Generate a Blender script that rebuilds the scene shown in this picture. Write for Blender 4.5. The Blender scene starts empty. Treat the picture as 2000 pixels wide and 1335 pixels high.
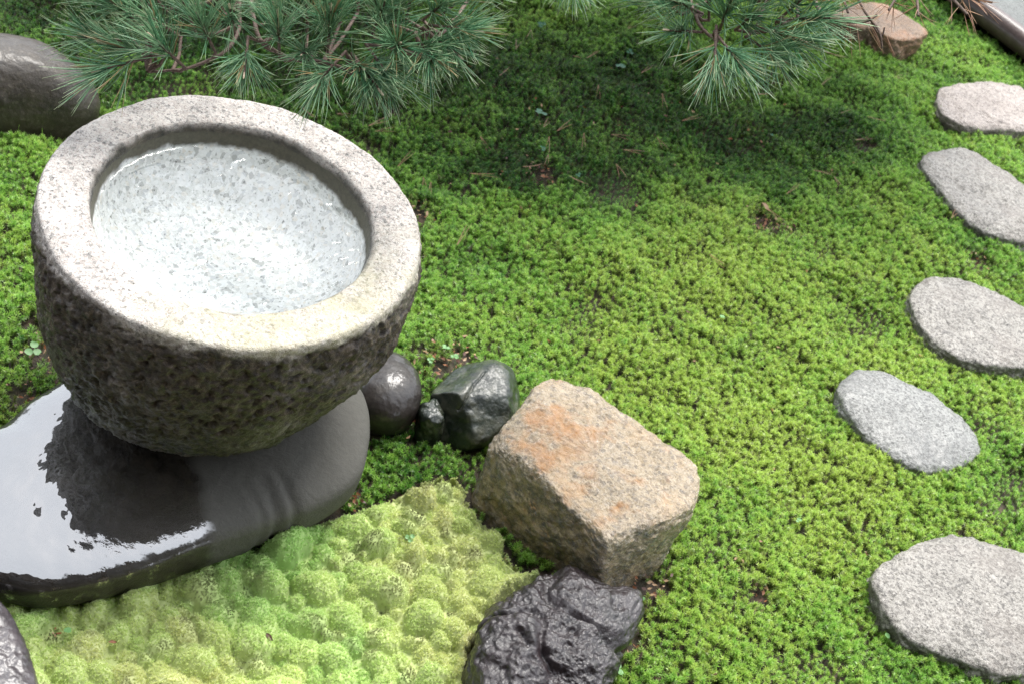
import bpy, math, random
import numpy as np
from mathutils import Vector, Matrix

rng = np.random.default_rng(7)
random.seed(7)
S = bpy.context.scene
COL = S.collection

# ------------------------------------------------------------------ camera, sky, sun, exposure
CAM_H, PITCH, ROLL, HFOV = 1.85, 43.0, 20.0, 40.0
F = 1000 / math.tan(math.radians(HFOV / 2))
_p, _r = math.radians(PITCH), math.radians(ROLL)
fwd = Vector((0, math.cos(_p), -math.sin(_p)))
r0, u0 = Vector((1, 0, 0)), Vector((0, math.sin(_p), math.cos(_p)))
cr = r0 * math.cos(_r) + u0 * math.sin(_r)
cu = -r0 * math.sin(_r) + u0 * math.cos(_r)
EYE = Vector((0, 0, CAM_H))
cam = bpy.data.cameras.new('camera')
cam.angle = math.radians(HFOV); cam.clip_end = 500; cam.clip_start = 0.02
cam.dof.use_dof = True; cam.dof.focus_distance = 2.0; cam.dof.aperture_fstop = 9.0
co = bpy.data.objects.new('camera', cam); COL.objects.link(co)
co.matrix_world = Matrix(((cr.x, cu.x, -fwd.x, EYE.x), (cr.y, cu.y, -fwd.y, EYE.y), (cr.z, cu.z, -fwd.z, EYE.z), (0, 0, 0, 1)))
S.camera = co

SUN_EL, SUN_AZ = 58.0, 10.0     # azimuth measured from +Y (ahead) towards +X
W = bpy.data.worlds.new('World'); S.world = W; W.use_nodes = True
nt = W.node_tree; nt.nodes.clear()
sky = nt.nodes.new('ShaderNodeTexSky'); sky.sky_type = 'NISHITA'; sky.sun_disc = False
sky.sun_elevation = math.radians(SUN_EL); sky.sun_rotation = math.radians(SUN_AZ)
sky.air_density = 1.0; sky.dust_density = 4.0
mx = nt.nodes.new('ShaderNodeMixRGB'); mx.inputs[0].default_value = 0.8
mx.inputs[2].default_value = (10.5, 11.0, 11.8, 1)      # the even grey-white of a cloud sheet
bg = nt.nodes.new('ShaderNodeBackground'); bg.inputs[1].default_value = 0.065
out = nt.nodes.new('ShaderNodeOutputWorld')
nt.links.new(sky.outputs[0], mx.inputs[1]); nt.links.new(mx.outputs[0], bg.inputs[0]); nt.links.new(bg.outputs[0], out.inputs[0])
sun = bpy.data.lights.new('sun', 'SUN'); sun.energy = 1.5; sun.angle = math.radians(26); sun.color = (1, .97, .92)
so = bpy.data.objects.new('sun', sun); COL.objects.link(so)
_e, _a = math.radians(SUN_EL), math.radians(SUN_AZ)
SUND = Vector((math.sin(_a) * math.cos(_e), math.cos(_a) * math.cos(_e), math.sin(_e)))
so.rotation_euler = SUND.to_track_quat('Z', 'Y').to_euler(); so.location = SUND * 6
S.view_settings.view_transform = 'Standard'; S.view_settings.look = 'None'
S.view_settings.gamma = 1; S.view_settings.use_curve_mapping = False
S.view_settings.exposure = 2.0
S.cycles.use_denoising = True; S.cycles.denoiser = 'OPENIMAGEDENOISE'; S.cycles.denoising_input_passes = 'RGB_ALBEDO_NORMAL'; S.cycles.denoising_prefilter = 'NONE'; S.cycles.use_adaptive_sampling = False; S.cycles.sample_clamp_indirect = 3; S.cycles.sample_clamp_direct = 12
S.cycles.max_bounces = 8; S.cycles.transparent_max_bounces = 12

# ------------------------------------------------------------------ helpers
def ray(px, py):
    return fwd + cr * ((px - 1000) / F) - cu * ((py - 667.5) / F)
def at(px, py, z=0.0):
    d = ray(px, py); t = (z - EYE.z) / d.z
    return EYE + d * t
def at_d(px, py, dist):
    return EYE + ray(px, py).normalized() * dist

_perm = np.random.default_rng(3).permutation(4096)
_grad = np.random.default_rng(4).normal(size=(4096, 3)); _grad /= np.linalg.norm(_grad, axis=1)[:, None]
def perlin(P):
    P = np.asarray(P, float); I = np.floor(P).astype(int); f = P - I
    u = f * f * f * (f * (f * 6 - 15) + 10)
    res = np.zeros(len(P))
    for dx in (0, 1):
        for dy in (0, 1):
            for dz in (0, 1):
                h = _perm[(_perm[(_perm[(I[:, 0] + dx) & 4095] + I[:, 1] + dy) & 4095] + I[:, 2] + dz) & 4095]
                g = _grad[h]
                d = ((f - (dx, dy, dz)) * g).sum(1)
                w = (u[:, 0] if dx else 1 - u[:, 0]) * (u[:, 1] if dy else 1 - u[:, 1]) * (u[:, 2] if dz else 1 - u[:, 2])
                res += w * d
    return res * 1.6
def fbm(P, freq, oct=4, seed=0, gain=.5, ridged=False):
    P = np.asarray(P, float) * freq + seed * 17.31
    s = np.zeros(len(P)); a = 1
    for _ in range(oct):
        n = perlin(P)
        s += a * ((1 - 2 * np.abs(n)) if ridged else n)
        a *= gain; P = P * 2.03 + 5.7
    return s

def mesh(name, V, Fc, smooth=True):
    me = bpy.data.meshes.new(name)
    V = np.asarray(V, np.float32); Fc = np.asarray(Fc, np.int32)
    k = Fc.shape[1]
    me.vertices.add(len(V)); me.vertices.foreach_set('co', V.ravel())
    me.loops.add(Fc.size); me.loops.foreach_set('vertex_index', Fc.ravel())
    me.polygons.add(len(Fc)); me.polygons.foreach_set('loop_start', np.arange(0, Fc.size, k, dtype=np.int32))
    me.polygons.foreach_set('loop_total', np.full(len(Fc), k, np.int32))
    me.update(calc_edges=True)
    if smooth: me.polygons.foreach_set('use_smooth', np.ones(len(Fc), bool))
    me.validate()
    return me
def attr(me, name, vals, kind='FLOAT'):
    a = me.attributes.new(name, kind, 'POINT')
    a.data.foreach_set('vector' if kind == 'FLOAT_VECTOR' else 'value', np.asarray(vals).ravel())
def link(name, me, m=None, parent=None, loc=None):
    o = bpy.data.objects.new(name, me); COL.objects.link(o)
    if m is not None and not me.materials: me.materials.append(m)
    if parent: o.parent = parent
    if loc is not None: o.location = loc
    return o
def tag(o, label=None, cat=None, group=None, kind=None):
    for k, v in (('label', label), ('category', cat), ('group', group), ('kind', kind)):
        if v: o[k] = v
    return o
def empty(name, loc):
    o = bpy.data.objects.new(name, None); COL.objects.link(o); o.location = loc; o.empty_display_size = .05
    return o

# ------------------------------------------------------------------ material helpers
class M:
    def __init__(s, name):
        s.m = bpy.data.materials.new(name); s.m.use_nodes = True
        s.t = s.m.node_tree; s.t.nodes.clear()
        s.out = s.n('ShaderNodeOutputMaterial')
        s.tc = s.n('ShaderNodeTexCoord').outputs['Object']
    def n(s, typ, **kw):
        x = s.t.nodes.new(typ)
        for k, v in kw.items():
            if k == 'ins':
                for a, b in v.items():
                    if isinstance(b, bpy.types.NodeSocket): s.t.links.new(b, x.inputs[a])
                    else: x.inputs[a].default_value = b
            else: setattr(x, k, v)
        return x
    def noise(s, scale, detail=4, rough=.55, dist=0, vec=None):
        return s.n('ShaderNodeTexNoise', ins={'Vector': vec or s.tc, 'Scale': scale, 'Detail': detail, 'Roughness': rough, 'Distortion': dist}).outputs[0]
    def voro(s, scale, out='Color', feature='F1', vec=None, rnd=1):
        v = s.n('ShaderNodeTexVoronoi', feature=feature, ins={'Vector': vec or s.tc, 'Scale': scale, 'Randomness': rnd})
        return v.outputs[out]
    def ramp(s, fac, stops, interp='LINEAR'):
        r = s.n('ShaderNodeValToRGB', ins={'Fac': fac}); e = r.color_ramp; e.interpolation = interp
        while len(e.elements) > 1: e.elements.remove(e.elements[-1])
        for i, (p, c) in enumerate(stops):
            el = e.elements[0] if i == 0 else e.elements.new(p)
            el.position = p; el.color = (c, c, c, 1) if not isinstance(c, tuple) else c + (1,)
        return r.outputs[0]
    def mix(s, fac, a, b, mode='MIX'):
        x = s.n('ShaderNodeMixRGB', blend_type=mode)
        for i, v in enumerate((fac, a, b)):
            if isinstance(v, bpy.types.NodeSocket): s.t.links.new(v, x.inputs[i])
            elif isinstance(v, tuple): x.inputs[i].default_value = v + (1,)
            else: x.inputs[i].default_value = v if i == 0 else (v, v, v, 1)
        return x.outputs[0]
    def math(s, op, a, b=0.5, c=None):
        d = {0: a, 1: b}
        if c is not None: d[2] = c
        return s.n('ShaderNodeMath', operation=op, ins=d).outputs[0]
    def attr(s, name, inst=False):
        x = s.n('ShaderNodeAttribute', attribute_name=name); x.attribute_type = 'INSTANCER' if inst else 'GEOMETRY'
        return x.outputs['Fac']
    def sep(s, vec, i):
        return s.n('ShaderNodeSeparateXYZ', ins={0: vec}).outputs[i]
    def bump(s, h, strength=.5, dist=.002, normal=None):
        d = {'Height': h, 'Strength': strength, 'Distance': dist}
        if normal: d['Normal'] = normal
        return s.n('ShaderNodeBump', ins=d).outputs[0]
    def bsdf(s, col, rough=.5, normal=None, spec=.5, coat=0, coat_rough=.05, coat_ior=1.5, coat_normal=None, extra=None):
        d = {'Base Color': col if isinstance(col, bpy.types.NodeSocket) else col + (1,), 'Roughness': rough, 'Specular IOR Level': spec, 'Coat Weight': coat, 'Coat Roughness': coat_rough, 'Coat IOR': coat_ior}
        if normal: d['Normal'] = normal
        if coat_normal: d['Coat Normal'] = coat_normal
        if extra: d.update(extra)
        return s.n('ShaderNodeBsdfPrincipled', ins=d).outputs[0]
    def done(s, sh):
        s.t.links.new(sh, s.out.inputs[0]); return s.m

def granite(name, light, mid, dark, sc=260, cut=(.12, .3), rough=.55, bump=.5, blotch=(.8, 1.1), wet=0, wetr=.15, stain=None, bscale=1.0, grime=True):
    m = M(name)
    v = m.sep(m.voro(sc), 0); v2 = m.sep(m.voro(sc * 2.3), 1)
    c = m.ramp(v, [(0, dark), (cut[0], dark), (cut[0] + .04, mid), (cut[1], mid), (cut[1] + .15, light), (1, light)])
    c2 = m.ramp(v2, [(0, dark), (.1, mid), (.3, light), (1, tuple(min(1, x * 1.15) for x in light))])
    c = m.mix(.45, c, c2)
    n = m.noise(14, 5, .6)
    c = m.mix(1, c, m.ramp(n, [(.3, blotch[0]), (.7, blotch[1])]), 'MULTIPLY')
    if stain: # (colour, amount, scale)
        c = m.mix(m.ramp(m.noise(stain[2], 4, .6), [(.5, 0.0), (.62, stain[1])]), c, stain[0])
    if grime:
        c = m.mix(m.attr('grime'), c, m.mix(m.noise(60, 3), (.012, .011, .009), (.055, .046, .034)))  # steep faces darkened: shade of the stone sides put into the colour
    h = m.math('ADD', m.noise(110 * bscale, 6, .75), m.math('MULTIPLY', v, .2))
    nb = m.bump(h, min(1., bump * 1.5), .010)
    w = wet
    if wet: w = m.math('MULTIPLY', m.ramp(m.noise(9, 3), [(.35, .5), (.6, 1.0)]), wet)
    return m.done(m.bsdf(c, rough, nb, .5, w, wetr, 1.5, m.bump(m.noise(90, 3, .6), .35, .004)))

mat_rim = None
def mat_basin():
    m = M('basin_granite')
    v = m.sep(m.voro(230), 0); v2 = m.sep(m.voro(520), 1); nz = m.noise(16, 6, .65)
    pink = (.46, .375, .325); white = (.60, .57, .53); dark = (.045, .042, .04); grey = (.30, .27, .25)
    c = m.ramp(v, [(0, dark), (.10, dark), (.14, grey), (.26, pink), (.55, white), (1, pink)])
    c2 = m.ramp(v2, [(0, dark), (.1, grey), (.28, white), (1, (.5, .47, .43))])
    c = m.mix(.5, c, c2)
    c = m.mix(1, c, m.ramp(nz, [(.3, .72), (.5, 1.0), (.7, 1.1)]), 'MULTIPLY')
    # thin dark wavy veins of mica
    vein = m.ramp(m.math('ABSOLUTE', m.math('SUBTRACT', m.noise(55, 6, .75, 1.5), .5)), [(0, 1.0), (.02, .0)])
    c = m.mix(m.math('MULTIPLY', vein, m.ramp(m.noise(20, 2), [(.38, 0.0), (.52, .9)])), c, (.06, .055, .05))
    # yellow-green lichen film on the near right of the rim
    c = m.mix(m.math('MULTIPLY', m.attr('lichen'), m.ramp(m.noise(30, 5, .7), [(.35, .1), (.6, .6)])), c, (.44, .41, .22))
    # weathered outside: brown-black crust with ochre grains and green algae low down
    g1 = m.noise(70, 6, .75, .6)
    crust = m.ramp(g1, [(.33, (.006, .005, .003)), (.46, (.022, .016, .010)), (.57, (.075, .056, .034)), (.68, (.19, .15, .10))])
    crust = m.mix(m.ramp(m.noise(9, 3), [(.45, 0.0), (.7, .5)]), crust, (.045, .026, .015))
    alg = m.ramp(m.noise(40, 5, .7), [(.4, (.008, .010, .003)), (.6, (.045, .055, .010))])
    crust = m.mix(m.math('MULTIPLY', m.attr('algae'), m.ramp(m.noise(12, 4, .6), [(.35, .25), (.6, .95)])), crust, alg)
    c = m.mix(m.attr('grime'), c, crust)
    # damp green-black tide line inside the lip
    tide = m.ramp(m.noise(45, 5, .7), [(.35, (.015, .014, .009)), (.65, (.10, .085, .055))])
    c = m.mix(m.attr('tide'), c, tide)
    h = m.math('ADD', m.noise(110, 6, .75), m.math('MULTIPLY', v, .1))
    nb = m.bump(h, .8, .008)
    return m.done(m.bsdf(c, .5, nb, .5, m.math('MULTIPLY_ADD', m.attr('grime'), .1, .3), .25, 1.33))
def mat_basin_floor():
    m = M('basin_inside')
    warp = m.n('ShaderNodeVectorMath', operation='ADD', ins={0: m.tc, 1: m.n('ShaderNodeVectorMath', operation='SCALE', ins={0: m.n('ShaderNodeTexNoise', ins={'Vector': m.tc, 'Scale': 22.}).outputs['Color'], 'Scale': .02}).outputs[0]}).outputs[0]
    cv = m.voro(150, vec=warp); v = m.sep(cv, 0); v2 = m.sep(m.voro(380, vec=warp), 1)
    c = m.ramp(v, [(0, (.08, .09, .08)), (.04, (.24, .25, .24)), (.10, (.56, .58, .57)), (.45, (.84, .85, .84)), (.8, (.74, .77, .79)), (.93, (.68, .62, .52)), (.96, (.40, .43, .46))], 'LINEAR')
    c2 = m.ramp(v2, [(0, (.05, .05, .045)), (.06, (.52, .52, .49)), (.16, (.87, .88, .86)), (1, (.92, .92, .92))])
    c = m.mix(.45, c, c2)
    edge = m.ramp(m.voro(150, 'Distance', 'DISTANCE_TO_EDGE', warp), [(0, .82), (.05, 1.0)])
    c = m.mix(.6, c, edge, 'MULTIPLY')
    c = m.mix(m.attr('tide'), c, m.mix(m.noise(150, 4, .7), (.02, .02, .012), (.13, .12, .08)))
    return m.done(m.bsdf(c, .6, m.bump(m.noise(160, 4), .3, .003)))
def mat_water():
    m = M('clear_water')
    nb = m.bump(m.noise(14, 3, .5, 1.2), .4, .012)
    tr = m.n('ShaderNodeBsdfTransparent', ins={'Color': (.985, .995, .99, 1)}).outputs[0]
    gl = m.n('ShaderNodeBsdfGlossy', ins={'Roughness': .02, 'Normal': nb}).outputs[0]
    fr = m.n('ShaderNodeFresnel', ins={'IOR': 1.7, 'Normal': nb}).outputs[0]
    return m.done(m.n('ShaderNodeMixShader', ins={0: fr, 1: tr, 2: gl}).outputs[0])
def mat_slab():
    m = M('wet_dark_stone')
    n = m.noise(7, 5, .6); f = m.noise(120, 5, .7)
    c = m.ramp(n, [(.3, (.006, .005, .004)), (.5, (.018, .015, .012)), (.7, (.04, .035, .028))])
    dry = m.mix(m.ramp(m.sep(m.voro(260), 0), [(0, .0), (.2, 1.0)]), (.075, .073, .064), m.mix(f, (.055, .054, .046), (.098, .094, .081)))
    dry = m.mix(m.ramp(m.noise(10, 5, .65), [(.45, 0.0), (.65, .3)]), dry, (.075, .072, .062))
    c = m.mix(m.attr('dry'), c, dry)
    film = m.math('MULTIPLY', m.math('SUBTRACT', 1.0, m.math('MULTIPLY', m.attr('dry'), 1.0)), m.ramp(m.math('ADD', m.noise(38, 5, .7), m.math('MULTIPLY', m.attr('top'), .35)), [(.55, .10), (.66, 1.0)]))
    nb = m.bump(m.noise(90, 6, .7), .6, .004)
    wob = m.bump(m.math('ADD', m.noise(26, 2, .5), m.math('MULTIPLY', m.noise(110, 3, .6), m.attr('ripple'))), .16, .004)
    return m.done(m.bsdf(c, m.math('MULTIPLY_ADD', m.attr('dry'), .35, .38), nb, .3, film, .015, 2.9, wob))
def mat_wetstone(name, a, b, spots=None, rough=.3, bumpd=.004, bscale=70, coat=.75, cr_=.06, ior=1.6, wobble=.35, dirt=None):
    m = M(name)
    c = m.ramp(m.noise(22, 6, .65), [(.32, a), (.66, b)])
    if spots: c = m.mix(m.ramp(m.sep(m.voro(spots[1]), 0), [(0, spots[2]), (.25, 0.0)]), c, spots[0])
    if dirt: c = m.mix(m.ramp(m.noise(dirt[1], 4, .6), [(.48, 0.0), (.62, dirt[2])]), c, dirt[0])
    nb = m.bump(m.noise(bscale, 6, .7), .6, bumpd)
    wb = m.bump(m.noise(bscale * .8, 3, .6), wobble, bumpd)
    return m.done(m.bsdf(c, rough, nb, .5, coat, cr_, ior, wb))
def mat_boulder():
    m = M('tan_granite')
    v = m.sep(m.voro(170), 0); v2 = m.sep(m.voro(420), 1)
    c = m.ramp(v, [(0, (.08, .06, .04)), (.08, (.09, .06, .035)), (.3, (.23, .17, .095)), (.65, (.34, .265, .165)), (1, (.25, .18, .09))])
    c = m.mix(.4, c, m.ramp(v2, [(0, (.07, .055, .04)), (.15, (.23, .17, .10)), (.5, (.34, .27, .175)), (1, (.44, .38, .28))]))
    c = m.mix(m.math('MULTIPLY', m.attr('rust'), m.ramp(m.noise(35, 5, .7), [(.3, .35), (.6, .95)])), c, (.30, .125, .015))
    c = m.mix(m.ramp(m.noise(13, 5, .65), [(.5, 0.0), (.7, .55)]), c, (.40, .26, .12))
    c = m.mix(m.attr('grime'), c, m.ramp(m.noise(45, 6, .7), [(.34, (.012, .009, .004)), (.46, (.10, .068, .032)), (.60, (.28, .20, .10))]))  # boulder sides browned darker, side shade painted in
    nb = m.bump(m.math('ADD', m.noise(75, 6, .68, .8), m.noise(24, 3)), .75, .009)
    wb = m.bump(m.noise(95, 4, .65, 1.4), 1., .02)
    return m.done(m.bsdf(c, .45, nb, .5, 1., .08, 1.9, wb))
def mat_soil():
    m = M('damp_soil')
    c = m.ramp(m.noise(60, 6, .7), [(.3, (.012, .009, .006)), (.5, (.04, .026, .016)), (.68, (.10, .06, .035))])
    c = m.mix(m.ramp(m.noise(14, 4), [(.45, 0.), (.7, .5)]), c, (.03, .035, .012))
    return m.done(m.bsdf(c, .7, m.bump(m.noise(150, 5, .7), .8, .006)))
def mat_moss():
    m = M('haircap_moss')
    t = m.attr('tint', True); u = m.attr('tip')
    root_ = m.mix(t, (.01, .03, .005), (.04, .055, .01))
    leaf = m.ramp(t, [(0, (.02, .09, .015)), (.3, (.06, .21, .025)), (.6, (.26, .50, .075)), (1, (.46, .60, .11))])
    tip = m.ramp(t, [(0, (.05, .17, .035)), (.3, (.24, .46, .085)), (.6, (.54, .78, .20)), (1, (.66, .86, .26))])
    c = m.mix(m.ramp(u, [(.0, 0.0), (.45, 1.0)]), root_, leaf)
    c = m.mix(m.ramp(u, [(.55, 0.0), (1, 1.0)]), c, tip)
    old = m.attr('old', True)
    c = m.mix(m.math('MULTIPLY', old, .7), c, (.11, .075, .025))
    sh = m.bsdf(c, .3, None, .6)
    tr = m.n('ShaderNodeBsdfTranslucent', ins={'Color': c}).outputs[0]
    return m.done(m.n('ShaderNodeMixShader', ins={0: .5, 1: sh, 2: tr}).outputs[0])
def mat_cushion(name='cushion_moss_fibre', inst=True):
    m = M(name)
    t = m.attr('tint', inst); u = m.attr('tip') if inst else None
    leaf = m.ramp(t, [(0, (.40, .64, .20)), (.4, (.64, .77, .30)), (.75, (.72, .76, .34)), (1, (.70, .64, .34))])
    if inst:
        tip = m.ramp(t, [(0, (.74, .92, .46)), (.5, (.90, .95, .56)), (1, (.88, .86, .56))])
        c = m.mix(m.ramp(u, [(.2, 0.0), (1, 1.0)]), leaf, tip)
        c = m.mix(m.math('MULTIPLY', m.attr('old', True), .8), c, (.07, .05, .025))
        sh = m.bsdf(c, .6, None, .3)
        tr = m.n('ShaderNodeBsdfTranslucent', ins={'Color': c}).outputs[0]
        return m.done(m.n('ShaderNodeMixShader', ins={0: .48, 1: sh, 2: tr}).outputs[0])
    return m.done(m.bsdf(m.mix(.5, leaf, (.10, .13, .04)), .8))
def mat_needle(name, a, b, tipc):
    m = M(name)
    info = m.n('ShaderNodeObjectInfo').outputs['Random']
    c = m.mix(m.attr('rnd'), a, b)
    c = m.mix(m.ramp(m.attr('rnd'), [(.93, 0.0), (.94, .85)]), c, (.36, .22, .10))
    c = m.mix(m.ramp(m.attr('tip'), [(.75, 0.0), (1, .7)]), c, tipc)
    sh = m.bsdf(c, .32, None, .5)
    tr = m.n('ShaderNodeBsdfTranslucent', ins={'Color': c}).outputs[0]
    return m.done(m.n('ShaderNodeMixShader', ins={0: .2, 1: sh, 2: tr}).outputs[0])
def plain(name, a, b, scale=60, rough=.6, bump=.5, bd=.002, coat=0):
    m = M(name)
    c = m.mix(m.ramp(m.noise(scale, 5, .65), [(.3, 0.), (.7, 1.)]), a, b)
    return m.done(m.bsdf(c, rough, m.bump(m.noise(scale * 2, 4, .6), bump, bd), .5, coat, .1))
def leafmat(name, a, b):
    m = M(name)
    c = m.mix(m.noise(90, 3), a, b)
    tr = m.n('ShaderNodeBsdfTranslucent', ins={'Color': c}).outputs[0]
    return m.done(m.n('ShaderNodeMixShader', ins={0: .3, 1: m.bsdf(c, .45), 2: tr}).outputs[0])

# ------------------------------------------------------------------ the lie of the land
def land(x, y):
    P = np.c_[x, y, np.zeros_like(x)]
    return .028 * perlin(P * 2.1 + 3.3) + .012 * perlin(P * 6.2 + 9.1)

def poly_world(pts, z):
    return np.array([at(px, py, z)[:2] for px, py in pts])
def inside(P, poly):
    x, y = P[:, 0], P[:, 1]; r = np.zeros(len(P), bool); n = len(poly)
    for i in range(n):
        x1, y1 = poly[i]; x2, y2 = poly[(i + 1) % n]
        if y1 == y2: continue
        c = ((y1 > y) != (y2 > y)) & (x < (x2 - x1) * (y - y1) / (y2 - y1) + x1)
        r ^= c
    return r
def edge_dist(P, poly):
    d = np.full(len(P), 9.); n = len(poly)
    for i in range(n):
        a = poly[i]; b = poly[(i + 1) % n]; ab = b - a
        t = np.clip(((P - a) @ ab) / (ab @ ab), 0, 1)
        d = np.minimum(d, np.hypot(*(P - a - t[:, None] * ab).T))
    return d
def smooth_poly(poly, n=6):
    out = []; k = len(poly)
    for i in range(k):
        p0, p1, p2, p3 = poly[i - 1], poly[i], poly[(i + 1) % k], poly[(i + 2) % k]
        for j in range(n):
            t = j / n
            out.append(.5 * ((2 * p1) + (-p0 + p2) * t + (2 * p0 - 5 * p1 + 4 * p2 - p3) * t * t + (-p0 + 3 * p1 - 3 * p2 + p3) * t ** 3))
    return np.array(out)

FOOT = []      # footprints that keep the moss out
# ------------------------------------------------------------------ stones
def stone(name, outline, z_eq, z_top, z_bot, n_up=3., n_dn=3., tilt=(0, 0), rough=(.006, 12), fine=.0015, nt_=200, nr=110,
          planes=(), m=None, seed=0, crag=None, post=None, label=None, cat='stone', group=None, foot=1.0, chip=0., grime=None, round_outline=6, ridged=False):
    poly = smooth_poly(poly_world(outline, z_eq), round_outline)
    c = (poly.min(0) + poly.max(0)) / 2
    th = np.linspace(0, 2 * np.pi, nt_, endpoint=False)
    pa = np.arctan2(poly[:, 1] - c[1], poly[:, 0] - c[0]); pr = np.hypot(poly[:, 0] - c[0], poly[:, 1] - c[1])
    o = np.argsort(pa); pa, pr = pa[o], pr[o]
    tw = (th + np.pi) % (2 * np.pi) - np.pi
    R = np.interp(tw, np.r_[pa[-1] - 2 * np.pi, pa, pa[0] + 2 * np.pi], np.r_[pr[-1], pr, pr[0]])
    # parameter down the profile, denser near the shoulder
    ph = np.linspace(0.02, np.pi * .93, nr)
    up = ph <= np.pi / 2
    n = np.where(up, n_up, n_dn)
    sr = np.abs(np.sin(ph)) ** (2 / n)
    cz = np.abs(np.cos(ph)) ** (2 / n)
    # even the spacing along the profile
    zz = np.where(up, z_eq + (z_top - z_eq) * cz, z_eq - (z_eq - z_bot) * cz)
    L = np.r_[0, np.cumsum(np.hypot(np.diff(sr * R.mean()), np.diff(zz)))]
    s_new = np.linspace(0, L[-1], nr)
    sr = np.interp(s_new, L, sr); zz = np.interp(s_new, L, zz)
    X = c[0] + sr[:, None] * R * np.cos(th); Y = c[1] + sr[:, None] * R * np.sin(th)
    Z = np.repeat(zz[:, None], nt_, 1)
    P = np.c_[X.ravel(), Y.ravel(), Z.ravel()]
    P = np.vstack([P, [[c[0], c[1], z_top]], [[c[0], c[1], zz[-1]]]])
    k = np.clip((P[:, 2] - z_bot) / (z_top - z_bot), 0, 1)
    P[:, 2] += k * ((P[:, 0] - c[0]) * tilt[0] + (P[:, 1] - c[1]) * tilt[1])
    for (nx, ny, nz, d, soft) in planes:      # cleave flat faces: normal, distance from the centre
        nv = np.array([nx, ny, nz], float); nv /= np.linalg.norm(nv)
        s = (P - [c[0], c[1], 0]) @ nv - d
        P -= np.where(s > 0, s - soft * (1 - np.exp(-np.maximum(s, 0) / soft)), 0)[:, None] * nv
    i = np.arange(nr - 1)[:, None] * nt_; j = np.arange(nt_)[None]; j2 = (j + 1) % nt_
    Q = np.stack([i + j, i + nt_ + j, i + nt_ + j2, i + j2], -1).reshape(-1, 4)
    top, bot = len(P) - 2, len(P) - 1
    jj = np.arange(nt_); T1 = np.c_[np.full(nt_, top), jj, (jj + 1) % nt_, (jj + 1) % nt_]
    lb = (nr - 1) * nt_
    me0 = None
    # displacement along an approximate outward direction
    mid = np.array([c[0], c[1], (z_top + z_bot) / 2]); ext = np.array([R.mean(), R.mean(), (z_top - z_bot) / 2])
    D = (P - mid) / ext ** 1.6; D /= np.linalg.norm(D, axis=1)[:, None] + 1e-9
    sidew = np.clip((z_top - P[:, 2]) / (z_top - z_eq + 1e-6), 0, 1)
    dsp = rough[0] * fbm(P, rough[1], 4, seed, ridged=ridged) + fine * fbm(P, 70, 4, seed + 5, .6) + chip * sidew * fbm(P, 32, 4, seed + 9, .6)
    if crag is not None: dsp = dsp + crag(P, c)
    P = P + D * dsp[:, None]
    P[:nt_] = P[:nt_]
    tris = np.vstack([np.c_[jj * 0 + top, jj, (jj + 1) % nt_], np.c_[jj * 0 + bot, lb + (jj + 1) % nt_, lb + jj]])
    allq = np.vstack([np.c_[Q[:, 0], Q[:, 1], Q[:, 2]], np.c_[Q[:, 0], Q[:, 2], Q[:, 3]], tris])
    P0 = np.array([c[0], c[1], 0.0])
    me = mesh(name, P - P0, allq)
    hgt = P[:, 2]
    cz2 = (z_top - z_eq)
    if grime is not None: attr(me, 'grime', np.clip(grime(P, c, me), 0, 1))
    if post: post(me, P, c)
    o = link(name, me, m, loc=P0)
    tag(o, label, cat, group)
    FOOT.append(c + (smooth_poly(poly_world(outline, z_eq), 3) - c) * (foot * (.95 if group else 1)))
    return o

def normals(me):
    n = np.zeros(len(me.vertices) * 3, np.float32); me.vertices.foreach_get('normal', n); return n.reshape(-1, 3)
def side_grime(amount=.95, z0=.6, jit=.25, sc=25):  # darkens faces by slope, painting shade onto the stone sides
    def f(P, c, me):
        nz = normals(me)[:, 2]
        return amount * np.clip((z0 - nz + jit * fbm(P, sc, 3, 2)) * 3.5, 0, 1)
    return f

g_step = granite('stepping_granite', (.40, .375, .335), (.17, .155, .135), (.03, .027, .025), 230, (.16, .38), rough=.6, bump=.7, wet=.25, wetr=.3, stain=((.20, .17, .145), .45, 9))
g_grey = granite('grey_granite', (.33, .33, .31), (.15, .15, .143), (.03, .03, .03), 260, (.15, .4), rough=.6, stain=((.15, .15, .145), .5, 7), bump=.6, wet=.3, wetr=.3)
g_pink = granite('pale_pink_granite', (.43, .37, .33), (.22, .185, .16), (.07, .06, .055), 240, (.13, .32), rough=.6, bump=.6, wet=.3, wetr=.3)
g_rust = granite('rusty_granite', (.33, .215, .13), (.2, .12, .07), (.06, .05, .04), 230, (.1, .28), rough=.6, bump=.6, wet=.3, wetr=.3, stain=((.42, .2, .09), .6, 12))
grp = 'granite stepping stones set in the moss'
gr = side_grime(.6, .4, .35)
stone('stepping_stone', [(1622, 36), (1660, 15), (1725, 14), (1775, 42), (1807, 66), (1790, 80), (1745, 82), (1700, 62), (1650, 52)], .036, .050, -.06, 4.5, 8, m=g_rust, seed=1,
      rough=(.004, 10), label='squared rusty orange stepping stone below the dead pine twigs', cat='stepping stone', group=grp, chip=.006, grime=gr, round_outline=4)
stone('stepping_stone', [(1828, 190), (1850, 170), (1940, 165), (2000, 182), (2075, 215), (2095, 250), (2000, 262), (1940, 258), (1880, 250), (1835, 222)], .014, .030, -.06, 3.6, 5, m=g_pink, seed=2,
      rough=(.007, 12), label='pinkish stepping stone with scalloped front edge, second from the top right', cat='stepping stone', group=grp, chip=.006, grime=gr)
stone('stepping_stone', [(1798, 322), (1830, 297), (1880, 296), (1960, 335), (2010, 380), (2090, 430), (2080, 480), (2000, 478), (1930, 460), (1880, 430), (1835, 378)], .016, .034, -.06, 3.6, 6, m=g_step, seed=3,
      rough=(.006, 12), label='long narrow pale granite stepping stone with a steep reddish dark side', cat='stepping stone', group=grp, chip=.006, grime=gr)
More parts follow.
